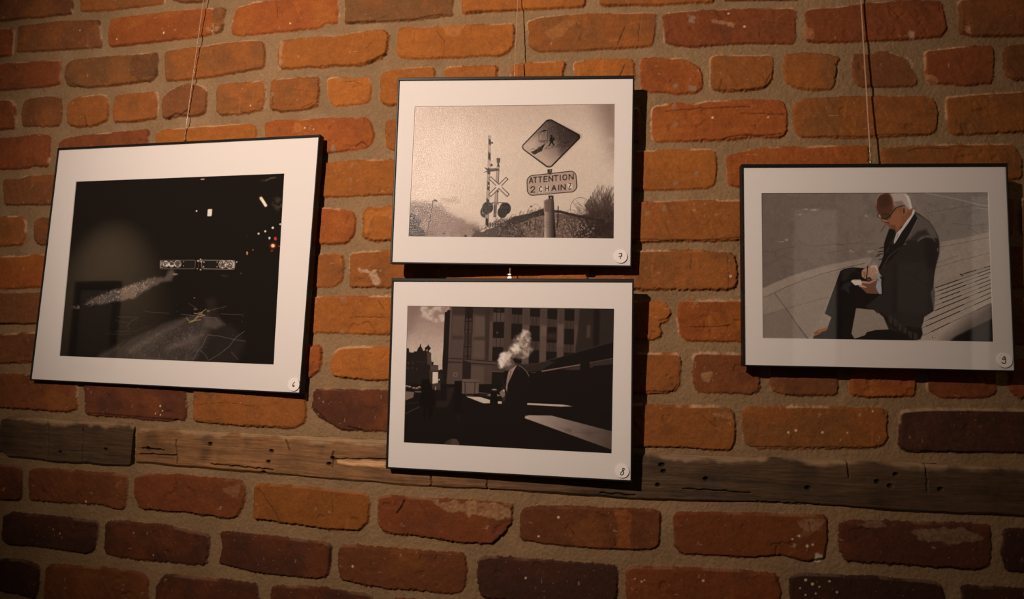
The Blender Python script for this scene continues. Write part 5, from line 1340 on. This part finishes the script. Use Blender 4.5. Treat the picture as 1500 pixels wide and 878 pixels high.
def hang(k, foot_px, top_px, top_off, radius, label, hook=(.0032, .0030, .0045), sleeve=True, group='hanging lines'):
    """line from the hook on a picture's top edge up to a nail in the wall"""
    p = POSE[k]
    foot = p.o + p.R @ loc_at(p, foot_px, .0125)
    top = on_wall(top_px, top_off)
    d = top - foot
    # run on upwards until it meets the wall face
    t = 1.0
    while t < 6 and wall_y((foot + d * t)[0]) - (foot + d * t)[1] > .004 and (foot + d * t)[2] < 2.5:
        t += .02
    end = foot + d * t
    if end[2] > 2.3:
        s = (2.42 - foot[2]) / d[2]; end = foot + d * s
    root = bpy.data.objects.new('hanging_line', None); COL.objects.link(root); root.location = foot
    tag(root, label, 'wire', group)
    rel = lambda q: np.array(q) - foot
    pts = [rel(foot + (end - foot) * s) for s in np.linspace(0.0, 1, 24)]
    tube('nylon_strand', pts, radius, MAT['nylon'], root)
    # hook: a bent strip over the frame edge with a crimped sleeve above
    sx, sy, sz = hook
    V = box_bm((0, 0, sz * .5), (sx, sy, sz), .0006)
    from_bm('hook', V, MAT['crimp'], root)
    if sleeve: from_bm('sleeve', box_bm(tuple(rel(foot + d / np.linalg.norm(d) * (sz + .016))), (.0026, .0026, .007), .0009), MAT['crimp'], root)
    if True:
        e = rel(end); y1 = wall_y(end[0]) + .012 - foot[1]
        tube('nail', [(e[0], e[1] - .006, e[2]), (e[0], y1, e[2])], .0014, MAT['nail'], root)
    return root
hang(6, (270, 206), (295, 22), .009, .0008, 'clear line rising from the left picture of a night road')
hang(7, (753.5, 115), (758.5, 0), .014, .0008, 'clear line rising from the upper middle picture of a rail crossing', (.0024, .0024, .0018), False)
hang(9, (1275.5, 240), (1261, 0), .010, .0011, 'clear line rising from the right picture of an elderly man')

# short line joining the lower middle picture to the one above it
p8, p7 = POSE[8], POSE[7]
foot = p8.o + p8.R @ loc_at(p8, (746.5, 409), .006)
up = p7.o + p7.R @ loc_at(p7, (747.6, 384), .016)
root = bpy.data.objects.new('hanging_line', None); COL.objects.link(root); root.location = foot
tag(root, 'short line and bright hook between the two middle pictures', 'wire', 'hanging lines')
tube('nylon_strand', [(up - foot) * s for s in np.linspace(0, 1, 6)], .0009, MAT['nylon'], root)
from_bm('hook', box_bm((0, 0, .0018), (.0056, .004, .0032), .0006), MAT['crimp'], root)
from_bm('sleeve', box_bm((-.0004, 0, .0066), (.0046, .003, .0016), .0005), MAT['crimp'], root)

# ---------------------------------------------------------------- floor of the room
def floor():
    m, nt, b = nodes('dark_floor_boards')
    tc = nt.nodes.new('ShaderNodeTexCoord'); br = nt.nodes.new('ShaderNodeTexBrick')
    br.inputs['Scale'].default_value = 1.0; br.inputs['Brick Width'].default_value = 1.2; br.inputs['Row Height'].default_value = .13
    br.inputs['Mortar Size'].default_value = .002
    br.inputs['Color1'].default_value = (.075, .042, .022, 1); br.inputs['Color2'].default_value = (.055, .030, .016, 1); br.inputs['Mortar'].default_value = (.012, .008, .006, 1)
    nt.links.new(tc.outputs['Object'], br.inputs['Vector']); nt.links.new(br.outputs['Color'], b.inputs['Base Color'])
    b.inputs['Roughness'].default_value = .45
    V = [(-5.6, -2.0, 0), (2.9, -2.0, 0), (2.9, 1.0, 0), (-5.6, 1.0, 0)]
    V += [(x, y, -.08) for x, y, _ in V]
    o = pydata('floor', V, [(0, 1, 2, 3), (7, 6, 5, 4), (0, 4, 5, 1), (1, 5, 6, 2), (2, 6, 7, 3), (3, 7, 4, 0)], m)
    o['kind'] = 'structure'
floor()

# ---------------------------------------------------------------- opposite wall, met only as a faint reflection in the picture glass
MAT['plaster'] = plain('warm_plaster', (.52, .44, .35), .9, 0, .2, (60, .3, .002))
MAT['dark_wood'] = plain('added_frame_wood', (.02, .015, .012), .5)
MAT['pane'] = plain('reflected_picture_pane', (.16, .15, .14), .15)
def solid(name, x0, x1, y0, y1, z0, z1, mat, parent=None, bev=0):
    return from_bm(name, box_bm(((x0 + x1) / 2, (y0 + y1) / 2, (z0 + z1) / 2), (x1 - x0, y1 - y0, z1 - z0), bev), mat, parent)
wb = solid('wall_back', -5.6, 2.9, -2.12, -2.0, 0, 3.3, MAT['plaster']); wb['kind'] = 'structure'
bm = bmesh.new()  # dark framed picture, itself unseen, there for its reflection in the left glass
wx0, wx1, wz0, wz1, fw = -4.72, -4.27, 1.45, 2.12, .055
for q in ((wx0, wx0 + fw, wz0, wz1), (wx1 - fw, wx1, wz0, wz1), (wx0 + fw, wx1 - fw, wz0, wz0 + fw), (wx0 + fw, wx1 - fw, wz1 - fw, wz1)):
    t = box_bm(((q[0] + q[1]) / 2, -1.985, (q[2] + q[3]) / 2), (q[1] - q[0], .03, q[3] - q[2]), .004)
    me_ = bpy.data.meshes.new('t'); t.to_mesh(me_); t.free(); bm.from_mesh(me_); bpy.data.meshes.remove(me_)
wf = from_bm('reflected_picture', bm, MAT['dark_wood'], None); wf['kind'] = 'structure'
solid('added_pane', wx0 + fw, wx1 - fw, -1.998, -1.99, wz0 + fw, wz1 - fw, MAT['pane'], wf)

def added_glow_material():
    m, nt, b = nodes('added_glow_pane')
    b.inputs['Base Color'].default_value = (.2, .17, .14, 1)
    b.inputs['Emission Color'].default_value = (1, .78, .6, 1); b.inputs['Emission Strength'].default_value = .36
    return m
MAT['lit'] = added_glow_material()
def tall_glow(name, x0, x1, z0, z1, fw):  # glowing strip added to mirror as a pale band in the right glass
    bm = bmesh.new()
    for q in ((x0 - fw, x0, z0 - fw, z1 + fw), (x1, x1 + fw, z0 - fw, z1 + fw), (x0, x1, z0 - fw, z0), (x0, x1, z1, z1 + fw)):
        t = box_bm(((q[0] + q[1]) / 2, -1.985, (q[2] + q[3]) / 2), (q[1] - q[0], .03, q[3] - q[2]), .003)
        me_ = bpy.data.meshes.new('t'); t.to_mesh(me_); t.free(); bm.from_mesh(me_); bpy.data.meshes.remove(me_)
    w_ = from_bm(name, bm, MAT['dark_wood'], None); w_['kind'] = 'structure'
    solid('added_pane', x0, x1, -1.998, -1.99, z0, z1, MAT['lit'], w_)
tall_glow('added_glow_2', 1.41, 1.66, 1.0, 2.30, .03)
tall_glow('added_glow_3', 2.42, 2.53, 1.4, 2.40, .02)
